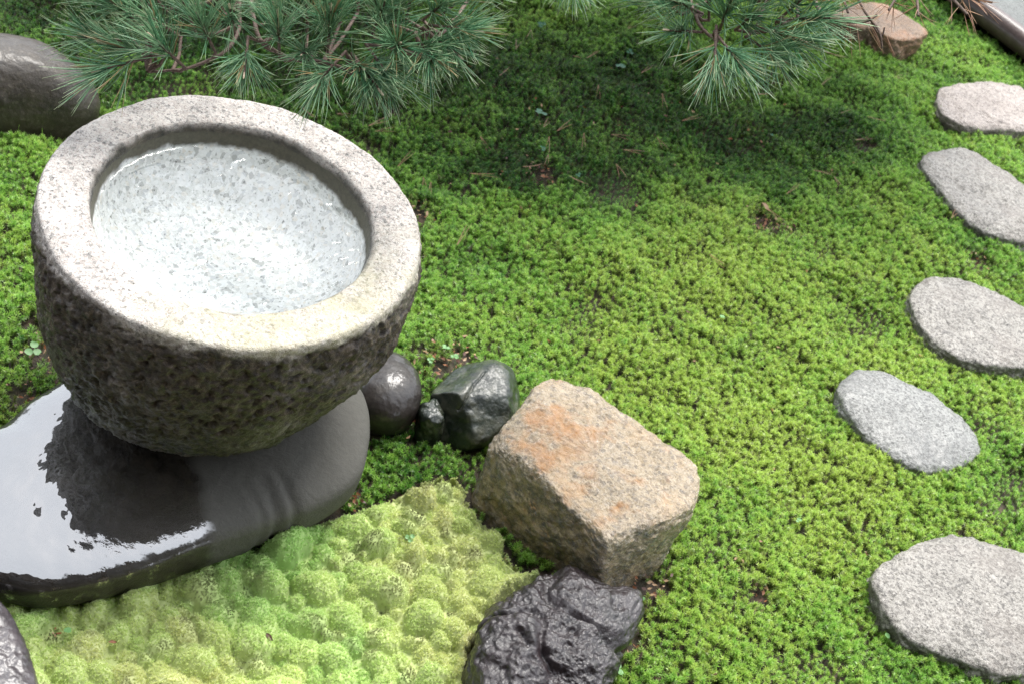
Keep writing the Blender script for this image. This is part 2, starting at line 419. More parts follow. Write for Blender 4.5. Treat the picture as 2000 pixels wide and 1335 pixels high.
stone('stepping_stone', [(1775, 578), (1810, 545), (1870, 546), (1950, 580), (2010, 610), (2080, 660), (2080, 715), (2000, 722), (1900, 712), (1835, 680), (1795, 635)], .010, .026, -.06, 3, 5, m=g_step, seed=4,
      rough=(.004, 10), label='oval speckled stepping stone cut by the right edge, just above the smooth grey one', cat='stepping stone', group=grp, chip=.006, grime=gr)
stone('stepping_stone', [(1640, 748), (1680, 725), (1740, 735), (1830, 783), (1890, 830), (1912, 875), (1895, 905), (1815, 925), (1755, 905), (1695, 860), (1652, 808), (1634, 772)], .004, .023, -.06, 2.6, 3.4, m=g_grey, seed=5,
      rough=(.003, 8), fine=.0009, label='smooth grey egg-shaped stepping stone lying wholly inside the picture', cat='stepping stone', group=grp, chip=.006, grime=side_grime(.35))
stone('stepping_stone', [(1708, 1112), (1800, 1062), (1880, 1050), (1960, 1072), (2060, 1105), (2110, 1200), (2090, 1300), (1960, 1322), (1860, 1288), (1770, 1248), (1722, 1190), (1703, 1145)], .014, .035, -.06, 3, 5, m=g_step, seed=6,
      rough=(.004, 8), label='large rounded granite stepping stone in the bottom right corner', cat='stepping stone', group=grp, chip=.006, grime=gr)

# tan boulder: broad top sloping to the right, dark cleft side to the lower left
def rust(me, P, c):
    w = at(1105, 895, .11); d = np.hypot((P[:, 0] - w.x) * 1.0, (P[:, 1] - w.y) * .8)
    attr(me, 'rust', np.clip(1.1 - d / .085 + 1.3 * fbm(P, 16, 5, 8, .6), 0, 1))
stone('boulder', [(1070, 757), (1150, 780), (1210, 828), (1262, 872), (1335, 925), (1352, 968), (1325, 1040), (1235, 1112), (1195, 1105), (1130, 1045), (1050, 985), (985, 925), (952, 880), (1000, 812)],
      .095, .138, -.06, 7, 12, planes=((.25, .55, 1, .20, .025), (-.55, -.1, 1, .158, .025), (.9, -.9, .9, .184, .025), (-.75, -.8, .3, .132, .02), (.8, -.75, .15, .148, .02)), m=mat_boulder(), seed=11, rough=(.009, 11), fine=.0024, nt_=320, nr=200, tilt=(.02, -.02),
      label='big wet tan boulder with a rust-orange patch on its slanting top', cat='boulder', grime=side_grime(.95, .58, .3, 18), round_outline=5, post=rust, foot=1.03)
m_cob = mat_wetstone('dark_cobble', (.008, .0055, .004), (.020, .014, .011), ((.05, .04, .032), 200, .3), coat=.5, rough=.5, bumpd=.002, cr_=.1, ior=1.45, wobble=.5)
stone('cobble', [(702, 740), (725, 705), (770, 700), (810, 730), (822, 775), (805, 815), (760, 830), (710, 815), (690, 780)], .02, .075, -.05, 2.1, 2.4, m=m_cob, seed=12,
      rough=(.003, 8), fine=.0004, label='smooth round dark brown cobble tucked against the right of the basin', cat='cobble')
def crease(P, c):
    a = at(935, 742, .06); b = at(900, 790, .05); d = np.array([b.x - a.x, b.y - a.y]); L = np.hypot(*d); d /= L
    q = P[:, :2] - [a.x, a.y]; t = q @ d; s = q @ np.array([-d[1], d[0]]) + .003 * fbm(P, 40, 2, 3)
    line = np.exp(-(s / .0028) ** 2) * ((t > -.02) & (t < L * 1.1))
    return -.005 * line - .003 * np.clip(fbm(P, 12, 3, 22, .5, True) - .95, 0, 1)
m_grn = mat_wetstone('green_black_stone', (.005, .009, .006), (.018, .027, .017), None, rough=.3, coat=.4, bumpd=.006, bscale=60, cr_=.16, ior=1.5, wobble=1., dirt=((.10, .10, .07), 30, .5))
stone('rock', [(852, 752), (888, 722), (940, 718), (990, 735), (1018, 775), (1010, 820), (960, 855), (900, 858), (862, 835), (838, 810), (838, 775)], .02, .068, -.05, 2.7, 3, planes=((.3, -.7, 1, .060, .006), (-.6, .3, .8, .060, .006), (.8, .2, .6, .074, .006), (-.5, -1, .4, .062, .006)), m=m_grn, seed=13,
      rough=(.007, 9), fine=.0006, crag=crease, label='wet greenish black rock crossed by a thin crack, between cobble and boulder', cat='rock')
stone('rock', [(815, 805), (840, 788), (858, 800), (866, 830), (850, 845), (822, 838)], .01, .04, -.04, 2.5, 3, m=m_grn, seed=14, nt_=90, nr=50,
      rough=(.006, 30), fine=.001, label='small split grey-green stone chip at the left foot of the cracked rock', cat='rock')
def lava(P, c):
    w = .02 * np.c_[fbm(P, 9, 2, 35), fbm(P, 9, 2, 36), fbm(P, 9, 2, 37)]; Pw = P + w
    return .014 * fbm(Pw, 9, 2, 31) + .006 * fbm(P, 26, 4, 38, .6) - .012 * np.exp(-(perlin(Pw * 7 + 3) / .06) ** 2) - .010 * np.clip(fbm(P, 30, 2, 39) - .25, 0, 1)
m_lava = mat_wetstone('wet_lava', (.008, .0055, .0055), (.026, .018, .020), None, rough=.35, coat=.5, bumpd=.006, bscale=95, cr_=.12, ior=1.45, wobble=1.)
stone('lava_rock', [(1035, 1140), (1110, 1125), (1165, 1150), (1235, 1165), (1250, 1205), (1225, 1270), (1190, 1330), (1130, 1400), (1020, 1420), (945, 1390), (922, 1330), (928, 1260), (962, 1205), (995, 1165)],
      .035, .095, -.06, 2.6, 4, m=m_lava, seed=15, rough=(.004, 20), fine=.0008, nt_=360, nr=200, crag=lava, label='craggy wet purplish black lava rock below the tan boulder', cat='rock', ridged=False)
m_corner = mat_wetstone('grey_brown_stone', (.035, .03, .032), (.08, .068, .072), ((.13, .125, .13), 220, .4), rough=.35, bumpd=.003, coat=.6, cr_=.25, ior=1.4, wobble=.25)
stone('corner_stone', [(-150, 1150), (-60, 1150), (5, 1190), (45, 1265), (75, 1345), (80, 1440), (-60, 1500), (-200, 1400), (-200, 1250)], .04, .075, -.06, 3.4, 4, m=m_corner, seed=16,
      rough=(.005, 9), label='grey-brown wet stone poking into the bottom left corner', cat='stone')
m_round = mat_wetstone('brown_boulder', (.015, .011, .007), (.042, .032, .022), ((.09, .075, .055), 220, .5), rough=.5, coat=.35, bumpd=.004, bscale=70, cr_=.2, ior=1.4, wobble=.6)
stone('round_boulder', [(-190, 180), (-130, 130), (-40, 105), (50, 112), (120, 135), (172, 175), (194, 210), (170, 236), (80, 246), (-20, 250), (-130, 262), (-180, 240)], .02, .140, -.08, 1.9, 3, m=m_round, seed=17,
      rough=(.005, 6), fine=.0006, label='big smooth brown boulder shining wet at the top left', cat='boulder', foot=1.02)

# the broad flat stone under the basin
def slab_post(me, P, c):
    w = at(560, 960, .09); q = P[:, :2]
    # left of a line the water film lies; to the right the stone is merely damp
    a = at(395, 1000, .09); b = at(330, 780, .09); d = np.array([b.x - a.x, b.y - a.y]); d /= np.hypot(*d)
    s = (q - [a.x, a.y]) @ np.array([d[1], -d[0]]) + .012 * fbm(P, 14, 4, 41)
    attr(me, 'dry', np.clip(s / .022 + .3, 0, 1))
    attr(me, 'top', np.clip((normals(me)[:, 2] - .82) / .12, 0, 1))
    a2 = at(200, 900, .09); s2 = (q[:, 0] - a2.x)
    attr(me, 'ripple', np.clip(s2 / .12, 0, .8))
def slab_shape(P, c):
    # undulating top edge, a notch with runnels near the middle of the front
    r = np.zeros(len(P))
    for (px, py, w_, dpt) in ((545, 1035, .012, .010), (575, 1020, .008, .008), (515, 1045, .01, .005)):
        a = at(px, py, .05); b = at(px - 45, py - 110, .09); d = np.array([b.x - a.x, b.y - a.y]); L = np.hypot(*d); d /= L
        q = P[:, :2] - [a.x, a.y]; t = q @ d; s = q @ np.array([-d[1], d[0]]) + .004 * fbm(P, 20, 2, 6)
        r -= dpt * np.exp(-(s / w_) ** 2) * np.clip(1 - t / L, 0, 1) * (t > -.05)
    return r
stone('base_stone', [(-190, 1010), (-120, 880), (0, 838), (60, 790), (135, 748), (280, 700), (480, 680), (620, 705), (690, 775), (714, 835), (712, 905), (690, 962), (620, 1008), (500, 1050), (400, 1082), (300, 1118), (190, 1148), (80, 1160), (0, 1145), (-100, 1130), (-170, 1090)],
      .045, .094, -.05, 3.6, 2.8, tilt=(.05, .05), m=mat_slab(), seed=18, rough=(.004, 5), fine=.00022, nt_=420, nr=200, crag=slab_shape, post=slab_post,
      label='broad flat wet black stone carrying the basin, mirroring the sky', cat='stone', foot=1.0)

# ------------------------------------------------------------------ the basin
BC = np.array([-.452, 1.548]); RZ = .462; BZ = .078
def lathe(name, prof, nt_, disp=None):
    prof = np.array(prof, float); nr = len(prof)
    th = np.linspace(0, 2 * np.pi, nt_, endpoint=False)
    P = np.stack([prof[:, :1] * np.cos(th), prof[:, :1] * np.sin(th), np.repeat(prof[:, 1:2], nt_, 1)], -1).reshape(-1, 3)
    if disp is not None: P = disp(P)
    i = np.arange(nr - 1)[:, None] * nt_; j = np.arange(nt_)[None]; j2 = (j + 1) % nt_
    Q = np.stack([i + j, i + nt_ + j, i + nt_ + j2, i + j2], -1).reshape(-1, 4)
    return P, Q
def resample(pts, n):
    pts = np.array(pts, float); L = np.r_[0, np.cumsum(np.hypot(*np.diff(pts, axis=0).T))]
    s = np.linspace(0, L[-1], n); return np.c_[np.interp(s, L, pts[:, 0]), np.interp(s, L, pts[:, 1])]
def curve(ctrl, n):
    c = np.array(ctrl, float); c = np.vstack([2 * c[0] - c[1], c, 2 * c[-1] - c[-2]]); out_ = []
    for i in range(1, len(c) - 2):
        for t in np.linspace(0, 1, 12, endpoint=False):
            p0, p1, p2, p3 = c[i - 1:i + 3]
            out_.append(.5 * (2 * p1 + (p2 - p0) * t + (2 * p0 - 5 * p1 + 4 * p2 - p3) * t * t + (3 * p1 - p0 - 3 * p2 + p3) * t ** 3))
    out_.append(c[-2]); return resample(out_, n)
basin = empty('stone_basin', (BC[0], BC[1], BZ))
tag(basin, 'round granite water basin on the flat black stone, brimming with clear water', 'water basin')
H = RZ - BZ
outer = curve([(0, 0), (.11, 0), (.155, .008), (.208, .055), (.249, .13), (.273, .21), (.283, .28), (.285, .335), (.280, .368), (.2775, .3795), (.272, .3838), (.262, .3845), (.24, .3848), (.222, .3845), (.212, .383), (.2075, .379), (.204, .366), (.2, .345), (.192, .316), (.176, .286), (.15, .262), (.115, .248), (.07, .24), (0, .237)], 420)
ring0 = np.repeat(np.arange(420), 640)
def bdisp(P):
    r = np.hypot(P[:, 0], P[:, 1]); inner = (r < .205) & (P[:, 2] > .23)
    D = np.c_[P[:, 0], P[:, 1], np.where(P[:, 2] > H - .012, .6 * r, (P[:, 2] - .2) * .6)]; D /= np.linalg.norm(D, axis=1)[:, None] + 1e-6
    topf = (P[:, 2] > H - .012) & (r > .2)
    coarse = fbm(P, 5, 3, 50); med = fbm(P, 32, 4, 51, .6); fine = fbm(P, 95, 3, 52, .6)
    pits = np.clip(fbm(P, 62, 3, 53, .55) - .12, 0, 1)
    k = np.where(inner, 0.0, np.where(topf, .35, 1.0))
    w = np.clip((H - P[:, 2]) / .03, .3, 1)
    d = (.006 * coarse * w + .0034 * med * k * w - .008 * pits * k * w + .0022 * fine * np.maximum(k, .15))
    P = P + D * d[:, None]
    th = np.arctan2(P[:, 1], P[:, 0])
    s = 1 + .012 * np.cos(2 * th + .8) + .008 * np.cos(3 * th - 1)
    P[:, 0] *= s; P[:, 1] *= s
    lean = .045 * np.clip(1 - P[:, 2] / .26, 0, 1) ** 1.2 * (ring0 < 260)
    P[:, 0] -= lean * .94; P[:, 1] -= lean * .1
    P[:, 2] += .006 * fbm(np.c_[np.cos(th), np.sin(th), th * 0], 1.2, 3, 54) * (P[:, 2] > H - .06)
    return P
P, Q = lathe('b', outer, 640, bdisp)
r = np.hypot(P[:, 0], P[:, 1])
ring = np.repeat(np.arange(420), 640)
k_in = int(np.argmin(np.hypot(outer[:, 0] - .204, outer[:, 1] - .366)))
isin = ring >= k_in
body_f = Q[(ring[Q[:, 0]] < k_in)]; in_f = Q[(ring[Q[:, 0]] >= k_in)]
used = np.unique(body_f); mp = -np.ones(len(P), int); mp[used] = np.arange(len(used))
me = mesh('basin_body', P[used], mp[body_f]); Pu = P[used]; ru = r[used]; thu = np.arctan2(Pu[:, 1], Pu[:, 0])
nrm = normals(me)
edge_n = .022 * fbm(Pu, 18, 4, 60)
onside = np.clip((.272 + 0 * ru - ru) * 0 + (H - .010 - Pu[:, 2] + edge_n * .6) / .012, 0, 1)
attr(me, 'grime', np.clip(onside * (1 - .25 * np.clip(fbm(Pu, 12, 4, 61), 0, 1)), 0, 1))
attr(me, 'algae', np.clip((.25 - Pu[:, 2]) / .12 + .3 * fbm(Pu, 8, 3, 62), 0, 1))
dirl = Pu[:, :2] @ np.array([.75, -.66]) / (ru + 1e-6)
attr(me, 'lichen', np.clip((dirl - .35) * 1.4, 0, .85))
attr(me, 'tide', np.clip((H - .002 - Pu[:, 2] + .006 * fbm(Pu, 30, 3, 64)) / .012, 0, 1) * (ru < .216))
link('basin_body', me, mat_basin(), basin)
used = np.unique(in_f); mp[:] = -1; mp[used] = np.arange(len(used))
me = mesh('basin_hollow', P[used], mp[in_f]); Pu = P[used]
WZ = H - .040
attr(me, 'tide', np.clip((Pu[:, 2] - WZ + .004 + .005 * fbm(Pu, 45, 4, 63)) / .009, 0, 1))
link('basin_hollow', me, mat_basin_floor(), basin)
# the water: a thin flat body filling the hollow up to the tide line
th = np.linspace(0, 2 * np.pi, 160, endpoint=False); rings = np.r_[np.linspace(0.001, .196, 22), np.linspace(.198, .2055, 8)]
V = [(a * math.cos(t), a * math.sin(t), .0035 * max(0, (a - .197) / .0085) ** 2) for a in rings for t in th]
i = np.arange(29)[:, None] * 160; j = np.arange(160)[None]
Q2 = np.stack([i + j, i + 160 + j, i + 160 + (j + 1) % 160, i + (j + 1) % 160], -1).reshape(-1, 4)
wo = link('basin_water', mesh('basin_water', V, Q2), mat_water(), loc=(BC[0], BC[1], BZ + WZ))
tag(wo, 'clear rippled water filling the granite basin', None, kind='structure')

# ------------------------------------------------------------------ ground, edging pole, gravel
gx = np.linspace(-4.5, 5.5, 420); gy = np.linspace(-1.0, 8.0, 380)
GX, GY = np.meshgrid(gx, gy); gz = land(GX.ravel(), GY.ravel()) - .027 + .004 * fbm(np.c_[GX.ravel(), GY.ravel(), 0 * GX.ravel()], 18, 3, 70)
i = np.arange(379)[:, None] * 420; j = np.arange(419)[None]
Qg = np.stack([i + j, i + j + 1, i + 421 + j, i + 420 + j], -1).reshape(-1, 4)
m_soil = mat_soil()
tag(link('ground', mesh('ground', np.c_[GX.ravel(), GY.ravel(), gz], Qg), m_soil), kind='structure')
far = mesh('far_ground', [(-60, -60, -.09), (60, -60, -.09), (60, 60, -.09), (-60, 60, -.09)], [(0, 1, 2, 3)])
tag(link('far_ground', far, m_soil), kind='structure')

pa_, pb_ = at(1893, 4, .03), at(1985, 74, .03)
pdir = (pb_ - pa_).normalized(); pside = Vector((-pdir.y, pdir.x, 0))
if pside.y < 0: pside = -pside
def tube(path, rad, k=14, close=True):
    path = [Vector(p) for p in path]; V = []; Fc = []
    n = len(path); rad = rad if hasattr(rad, '__len__') else [rad] * n
    ref = Vector((.13, .21, 1)).normalized()
    for i_, p in enumerate(path):
        d = (path[min(i_ + 1, n - 1)] - path[max(i_ - 1, 0)]).normalized()
        a = d.cross(ref).normalized(); b = d.cross(a)
        for q in range(k):
            t = 2 * math.pi * q / k; V.append(p + (a * math.cos(t) + b * math.sin(t)) * rad[i_])
    for i_ in range(n - 1):
        for q in range(k): Fc.append((i_ * k + q, (i_ + 1) * k + q, (i_ + 1) * k + (q + 1) % k, i_ * k + (q + 1) % k))
    return [tuple(v) for v in V], Fc
V, Fc = tube([pa_ + pdir * t + Vector((0, 0, .002 * math.sin(t * 5))) for t in np.linspace(-2.6, 2.6, 40)], .036, 24)
m_pole = plain('brown_pole', (.035, .02, .018), (.075, .05, .045), 40, .5, .5, .003, .2)
tag(link('edging_pole', mesh('edging_pole', V, Fc), m_pole), 'dark brown round edging pole between the moss and the grey paving', 'edging')
a = pa_ - pdir * 3.2 + pside * .03; b = pa_ + pdir * 3.2 + pside * .03
nn = 90; V = []; 
for u in np.linspace(0, 1, nn):
    for v in np.linspace(0, 1, 40): V.append(tuple(a.lerp(b, u) + pside * (v * 2.5)))
V = np.array(V); V[:, 2] = .028 + .002 * fbm(V, 9, 3, 80)
Fc = [(i_ * 40 + j_, (i_ + 1) * 40 + j_, (i_ + 1) * 40 + j_ + 1, i_ * 40 + j_ + 1) for i_ in range(nn - 1) for j_ in range(39)]
g_pav = granite('pale_paving', (.17, .178, .17), (.13, .137, .13), (.08, .08, .077), 160, (.08, .3), rough=.7, bump=.5, grime=False)
tag(link('pavement', mesh('pavement', V, Fc), g_pav), kind='structure')
pole_p = np.array([pa_.x, pa_.y]); pole_n = np.array([pside.x, pside.y])

# ------------------------------------------------------------------ unseen building added behind the viewer to shade the stone sides
m_wood = plain('dark_timber', (.05, .03, .02), (.10, .065, .04), 30, .6, .4, .002)
m_plaster = plain('ochre_plaster', (.22, .18, .12), (.28, .23, .16), 20, .9, .2, .001)
m_tile = plain('grey_roof_tile', (.07, .07, .075), (.12, .12, .125), 25, .6, .3, .002)
def boxes(name, lst, m, parent):
    V = []; Fc = []
    for (x0, x1, y0, y1, z0, z1) in lst:
        k = len(V); V += [(x, y, z_) for x in (x0, x1) for y in (y0, y1) for z_ in (z0, z1)]
        Fc += [tuple(k + q for q in f) for f in ((0, 1, 3, 2), (4, 6, 7, 5), (0, 4, 5, 1), (2, 3, 7, 6), (0, 2, 6, 4), (1, 5, 7, 3))]
    return link(name, mesh(name, V, Fc, False), m, parent)
added_house = empty('added_house', (0, -2.2, 0)); tag(added_house, 'unseen timber building with deep eaves, added behind the viewer for shade', 'added_house')
boxes('added_wall', [(-6, 6, -1.2, -1.05, -.1, 3.0)], m_plaster, added_house)
boxes('added_deck', [(-6, 6, -1.05, 1.75, .25, .32)], m_wood, added_house)
for x in (-5.4, -2.7, 2.7, 5.4): boxes('post', [(x - .06, x + .06, 1.55, 1.67, -.1, 2.9)], m_wood, added_house)  # posts of the unseen added building
boxes('added_eave', [(-6.5, 6.5, -1.4, 2.3, 2.95, 3.0)], m_wood, added_house)
boxes('added_roof', [(-6.6, 6.6, -1.5, 2.4, 3.003, 3.15)], m_tile, added_house)

# ------------------------------------------------------------------ haircap moss
def leaf_strip(base, d0, d1, L, w, segs=2):
    """a narrow pointed leaf leaving base along d0 and curving to d1"""
    V = []; T = []; tip = []
    p = np.array(base, float); side = np.cross(d0, (0, 0, 1.)); 
    if np.linalg.norm(side) < 1e-3: side = np.array((1., 0, 0))
    side /= np.linalg.norm(side)
    for i_ in range(segs):
        t = i_ / segs; ww = w * (1 - t * .55)
        V += [p + side * ww, p - side * ww]; tip += [t, t]
        d = d0 * (1 - t) + d1 * t; d /= np.linalg.norm(d); p = p + d * L / segs
    V.append(p); tip.append(1.)
    for i_ in range(segs - 1):
        b0 = 2 * i_; T += [(b0, b0 + 1, b0 + 3), (b0, b0 + 3, b0 + 2)]
    b0 = 2 * (segs - 1); T.append((b0, b0 + 1, b0 + 2))
    return V, T, tip
def gather(parts, name, m):
    V = []; T = []; A = []
    for v, t, a in parts:
        k = len(V); V += list(v); T += [tuple(x + k for x in q) for q in t]; A += list(a)
    me = mesh(name, V, T, smooth=False); attr(me, 'tip', A); me.materials.append(m); return me
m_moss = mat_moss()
def moss_plant(seed):
    g = np.random.default_rng(seed); parts = []; h = .034
    for lvl, (z, n, el, L) in enumerate(((.006, 5, 50, .007), (.014, 6, 50, .0075), (.022, 6, 45, .008), (.029, 7, 28, .0095), (.0325, 7, 42, .0085), (.034, 4, 72, .006))):
        for q in range(n):
            a = 2 * math.pi * (q + g.uniform(-.3, .3)) / n + lvl * .7
            e = math.radians(el + g.uniform(-14, 14)); e1 = e - math.radians(15)
            d0 = np.array([math.cos(a) * math.cos(e), math.sin(a) * math.cos(e), math.sin(e)])
            d1 = np.array([math.cos(a) * math.cos(e1), math.sin(a) * math.cos(e1), math.sin(e1)])
            v, t, tp = leaf_strip((0, 0, z), d0, d1, L * g.uniform(.9, 1.35), .00098)
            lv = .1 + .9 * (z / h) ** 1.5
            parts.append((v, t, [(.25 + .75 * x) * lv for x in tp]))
    # stalk
    V = []; 
    for z in (0, h):
        for q in range(3): V.append((.0005 * math.cos(q * 2.1), .0005 * math.sin(q * 2.1), z))
    parts.append((V, [(0, 1, 4), (0, 4, 3), (1, 2, 5), (1, 5, 4), (2, 0, 3), (2, 3, 5)], [.1] * 6))
    if seed >= 9:       # a thin ripe stalk rising above the tuft
        b = g.uniform(-.008, .008, 2); V = []
        for z_, o_ in ((.03, 0), (.058, 1)):
            for q in range(3): V.append((b[0] * o_ + .00045 * math.cos(q * 2.1), b[1] * o_ + .00045 * math.sin(q * 2.1), z_))
        parts.append((V, [(0, 1, 4), (0, 4, 3), (1, 2, 5), (1, 5, 4), (2, 0, 3), (2, 3, 5)], [.75] * 6))
    return gather(parts, 'moss_plant', m_moss)
def template_collection(name, meshes):
    c = bpy.data.collections.new(name)
    for q, me in enumerate(meshes):
        c.objects.link(bpy.data.objects.new('%s_%02d' % (name, q), me))
    return c
def scatter(name, pts, rot, scl, extra, col):
    me = bpy.data.meshes.new(name); me.vertices.add(len(pts)); me.vertices.foreach_set('co', np.asarray(pts, np.float32).ravel())
    attr(me, 'rot', np.asarray(rot, np.float32), 'FLOAT_VECTOR'); attr(me, 'scl', np.asarray(scl, np.float32))
    for k, v in extra.items(): attr(me, k, np.asarray(v, np.float32))
    o = link(name, me)
    ng = bpy.data.node_groups.new(name, 'GeometryNodeTree')
    ng.interface.new_socket('Geometry', in_out='INPUT', socket_type='NodeSocketGeometry')
    ng.interface.new_socket('Geometry', in_out='OUTPUT', socket_type='NodeSocketGeometry')
    N = ng.nodes; L = ng.links
    gi = N.new('NodeGroupInput'); go = N.new('NodeGroupOutput')
    mp_ = N.new('GeometryNodeMeshToPoints'); mp_.inputs['Radius'].default_value = .0001
    ci = N.new('GeometryNodeCollectionInfo'); ci.inputs['Collection'].default_value = col
    ci.inputs['Separate Children'].default_value = True; ci.inputs['Reset Children'].default_value = True
    ip = N.new('GeometryNodeInstanceOnPoints'); ip.inputs['Pick Instance'].default_value = True
    ra = N.new('GeometryNodeInputNamedAttribute'); ra.data_type = 'FLOAT_VECTOR'; ra.inputs[0].default_value = 'rot'
    er = N.new('FunctionNodeEulerToRotation')
    sa = N.new('GeometryNodeInputNamedAttribute'); sa.data_type = 'FLOAT'; sa.inputs[0].default_value = 'scl'
    L.new(gi.outputs[0], mp_.inputs[0]); L.new(mp_.outputs[0], ip.inputs['Points']); L.new(ci.outputs[0], ip.inputs['Instance'])
    L.new(ra.outputs[0], er.inputs[0]); L.new(er.outputs[0], ip.inputs['Rotation']); L.new(sa.outputs[0], ip.inputs['Scale'])
    L.new(ip.outputs[0], go.inputs[0])
    md = o.modifiers.new('scatter', 'NODES'); md.node_group = ng
    return o

CUSH = smooth_poly(poly_world([(868, 925), (905, 935), (928, 985), (985, 1050), (1000, 1100), (1070, 1118), (1010, 1160), (965, 1205), (930, 1260), (920, 1330), (950, 1480), (400, 1520), (-60, 1480), (-80, 1160), (80, 1165), (300, 1118), (500, 1050), (630, 1005), (700, 985), (790, 955), (828, 938)], 0.0), 3)
area = poly_world([(-330, -120), (2250, -120), (2250, 1480), (-330, 1480)], 0)
sp = .0072
nx = np.arange(-2.4, 3.4, sp); ny = np.arange(.75, 5.2, sp)
PX, PY = np.meshgrid(nx, ny); PT = np.c_[PX.ravel(), PY.ravel()] + rng.uniform(-.5, .5, (PX.size, 2)) * sp
PT = PT[inside(PT, area)]
keep = ((PT - pole_p) @ pole_n) < -.01
for f in FOOT: keep &= ~inside(PT, f + (f.mean(0) - f) * .03)
keep &= ~inside(PT, CUSH)
cdist = edge_dist(PT, CUSH)
keep &= cdist > .012
PT = PT[keep]
P3 = np.c_[PT, np.zeros(len(PT))]
dens = .5 + .5 * fbm(P3, 9, 3, 90)
bare = np.zeros(len(PT))
for (px, py, rr) in ((1500, 425, .05), (1545, 440, .025), (812, 395, .045), (805, 430, .02), (1490, 1155, .03), (1450, 1100, .02), (1070, 335, .03), (900, 690, .035), (830, 680, .03), (870, 715, .03),
                     (1335, 622, .016), (1830, 870, .012), (1960, 580, .02), (1400, 400, .02), (60, 640, .03), (95, 700, .05), (40, 780, .03), (30, 800, .02), (720, 260, .03), (1260, 1145, .03), (1290, 1130, .02),
                     (1370, 480, .015), (1120, 545, .012), (1640, 640, .014), (1560, 900, .01), (1250, 1250, .02), (1700, 285, .03), (1560, 210, .02), (1880, 1040, .012), (700, 940, .012), (1000, 760, .012), (1905, 505, .03)):
    w = at(px, py, 0); d = np.hypot(PT[:, 0] - w.x, PT[:, 1] - w.y)
    bare = np.maximum(bare, np.clip(1.25 - d / rr + .5 * fbm(P3, 40, 3, 91), 0, 1))
gap = np.clip(-(fbm(P3, 20, 3, 92) + .48) * 3, 0, 1)
pk = rng.uniform(size=len(PT)) > np.maximum(bare, gap * .5)
PT = PT[pk]; P3 = P3[pk]; bare = bare[pk]; gap = gap[pk]
edge = np.full(len(PT), 9.)
for f in FOOT: edge = np.minimum(edge, edge_dist(PT, f))
z = land(PT[:, 0], PT[:, 1]) - .028 + .009 * fbm(P3, 17, 3, 93) - .008 * np.clip(1 - edge / .02, 0, 1)
n = len(PT)
sc = .78 * (.82 + .34 * rng.uniform(size=n) + .22 * fbm(P3, 12, 2, 94)) * (1 - .25 * bare)
rot = np.c_[rng.normal(0, .26, n), rng.normal(0, .26, n), rng.uniform(0, 6.28, n)]
# moss hue: yellower on the open right, deep green beside the basin; pine shade tinted in
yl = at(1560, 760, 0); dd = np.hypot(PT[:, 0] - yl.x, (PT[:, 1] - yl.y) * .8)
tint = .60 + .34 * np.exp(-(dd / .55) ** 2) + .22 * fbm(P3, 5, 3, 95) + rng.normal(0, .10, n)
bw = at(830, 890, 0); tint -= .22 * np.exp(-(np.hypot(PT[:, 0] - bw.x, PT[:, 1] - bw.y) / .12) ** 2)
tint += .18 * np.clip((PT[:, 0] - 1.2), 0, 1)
under = np.zeros(n)        # thin, browned moss below the pine, its shade painted deeper into the tint
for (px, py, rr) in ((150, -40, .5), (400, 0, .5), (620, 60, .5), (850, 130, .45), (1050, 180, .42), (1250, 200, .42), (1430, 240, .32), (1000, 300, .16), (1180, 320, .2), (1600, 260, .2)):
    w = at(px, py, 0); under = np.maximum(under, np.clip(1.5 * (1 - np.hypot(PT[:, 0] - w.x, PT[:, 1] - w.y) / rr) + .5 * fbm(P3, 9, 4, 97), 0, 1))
tint -= .42 * under  # darker tint deepens the pine's shade
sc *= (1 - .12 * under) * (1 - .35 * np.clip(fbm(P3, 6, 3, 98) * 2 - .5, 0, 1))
old = np.clip(.45 * under * (rng.uniform(size=n) > .45) + bare * .8 + (rng.uniform(size=n) > .975) * .8 + .6 * np.clip(fbm(P3, 12, 3, 96) - .55, 0, 1), 0, 1)  # part of the browning follows the painted pine shade
mosses = template_collection('moss_plants', [moss_plant(q) for q in range(10)])
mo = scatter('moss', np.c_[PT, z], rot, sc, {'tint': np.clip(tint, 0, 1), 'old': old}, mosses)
tag(mo, 'starry green haircap moss covering the garden ground', 'moss', kind='stuff')
print('moss plants', n)

# ------------------------------------------------------------------ cushion moss
lo, hi = CUSH.min(0) - .02, CUSH.max(0) + .02
centres = []; g = np.random.default_rng(21)
tries = 0
while tries < 6000:
    tries += 1
    p = g.uniform(lo, hi); rad = (.042 if tries < 60 else .028 if tries < 700 else .017) * g.uniform(.6, 1.)
    if all(np.hypot(*(p - q[0])) > .74 * (rad + q[1]) for q in centres): centres.append((p, rad))
st = .0022
cx = np.arange(lo[0], hi[0], st); cy = np.arange(lo[1], hi[1], st)
CX, CY = np.meshgrid(cx, cy); C2 = np.c_[CX.ravel(), CY.ravel()]; C3 = np.c_[C2, np.zeros(len(C2))]
C2w = C2 + np.c_[.006 * fbm(C3, 28, 3, 101), .006 * fbm(C3, 28, 3, 102)]
cin = inside(C2, CUSH); ced = edge_dist(C2, CUSH) + .012 * fbm(C3, 22, 3, 108) * (edge_dist(C2, CUSH) < .03); sd = np.where(cin, ced, -ced)
hz = np.full(len(C2), -.02); own = np.zeros(len(C2), int); d_own = np.full(len(C2), 9.)
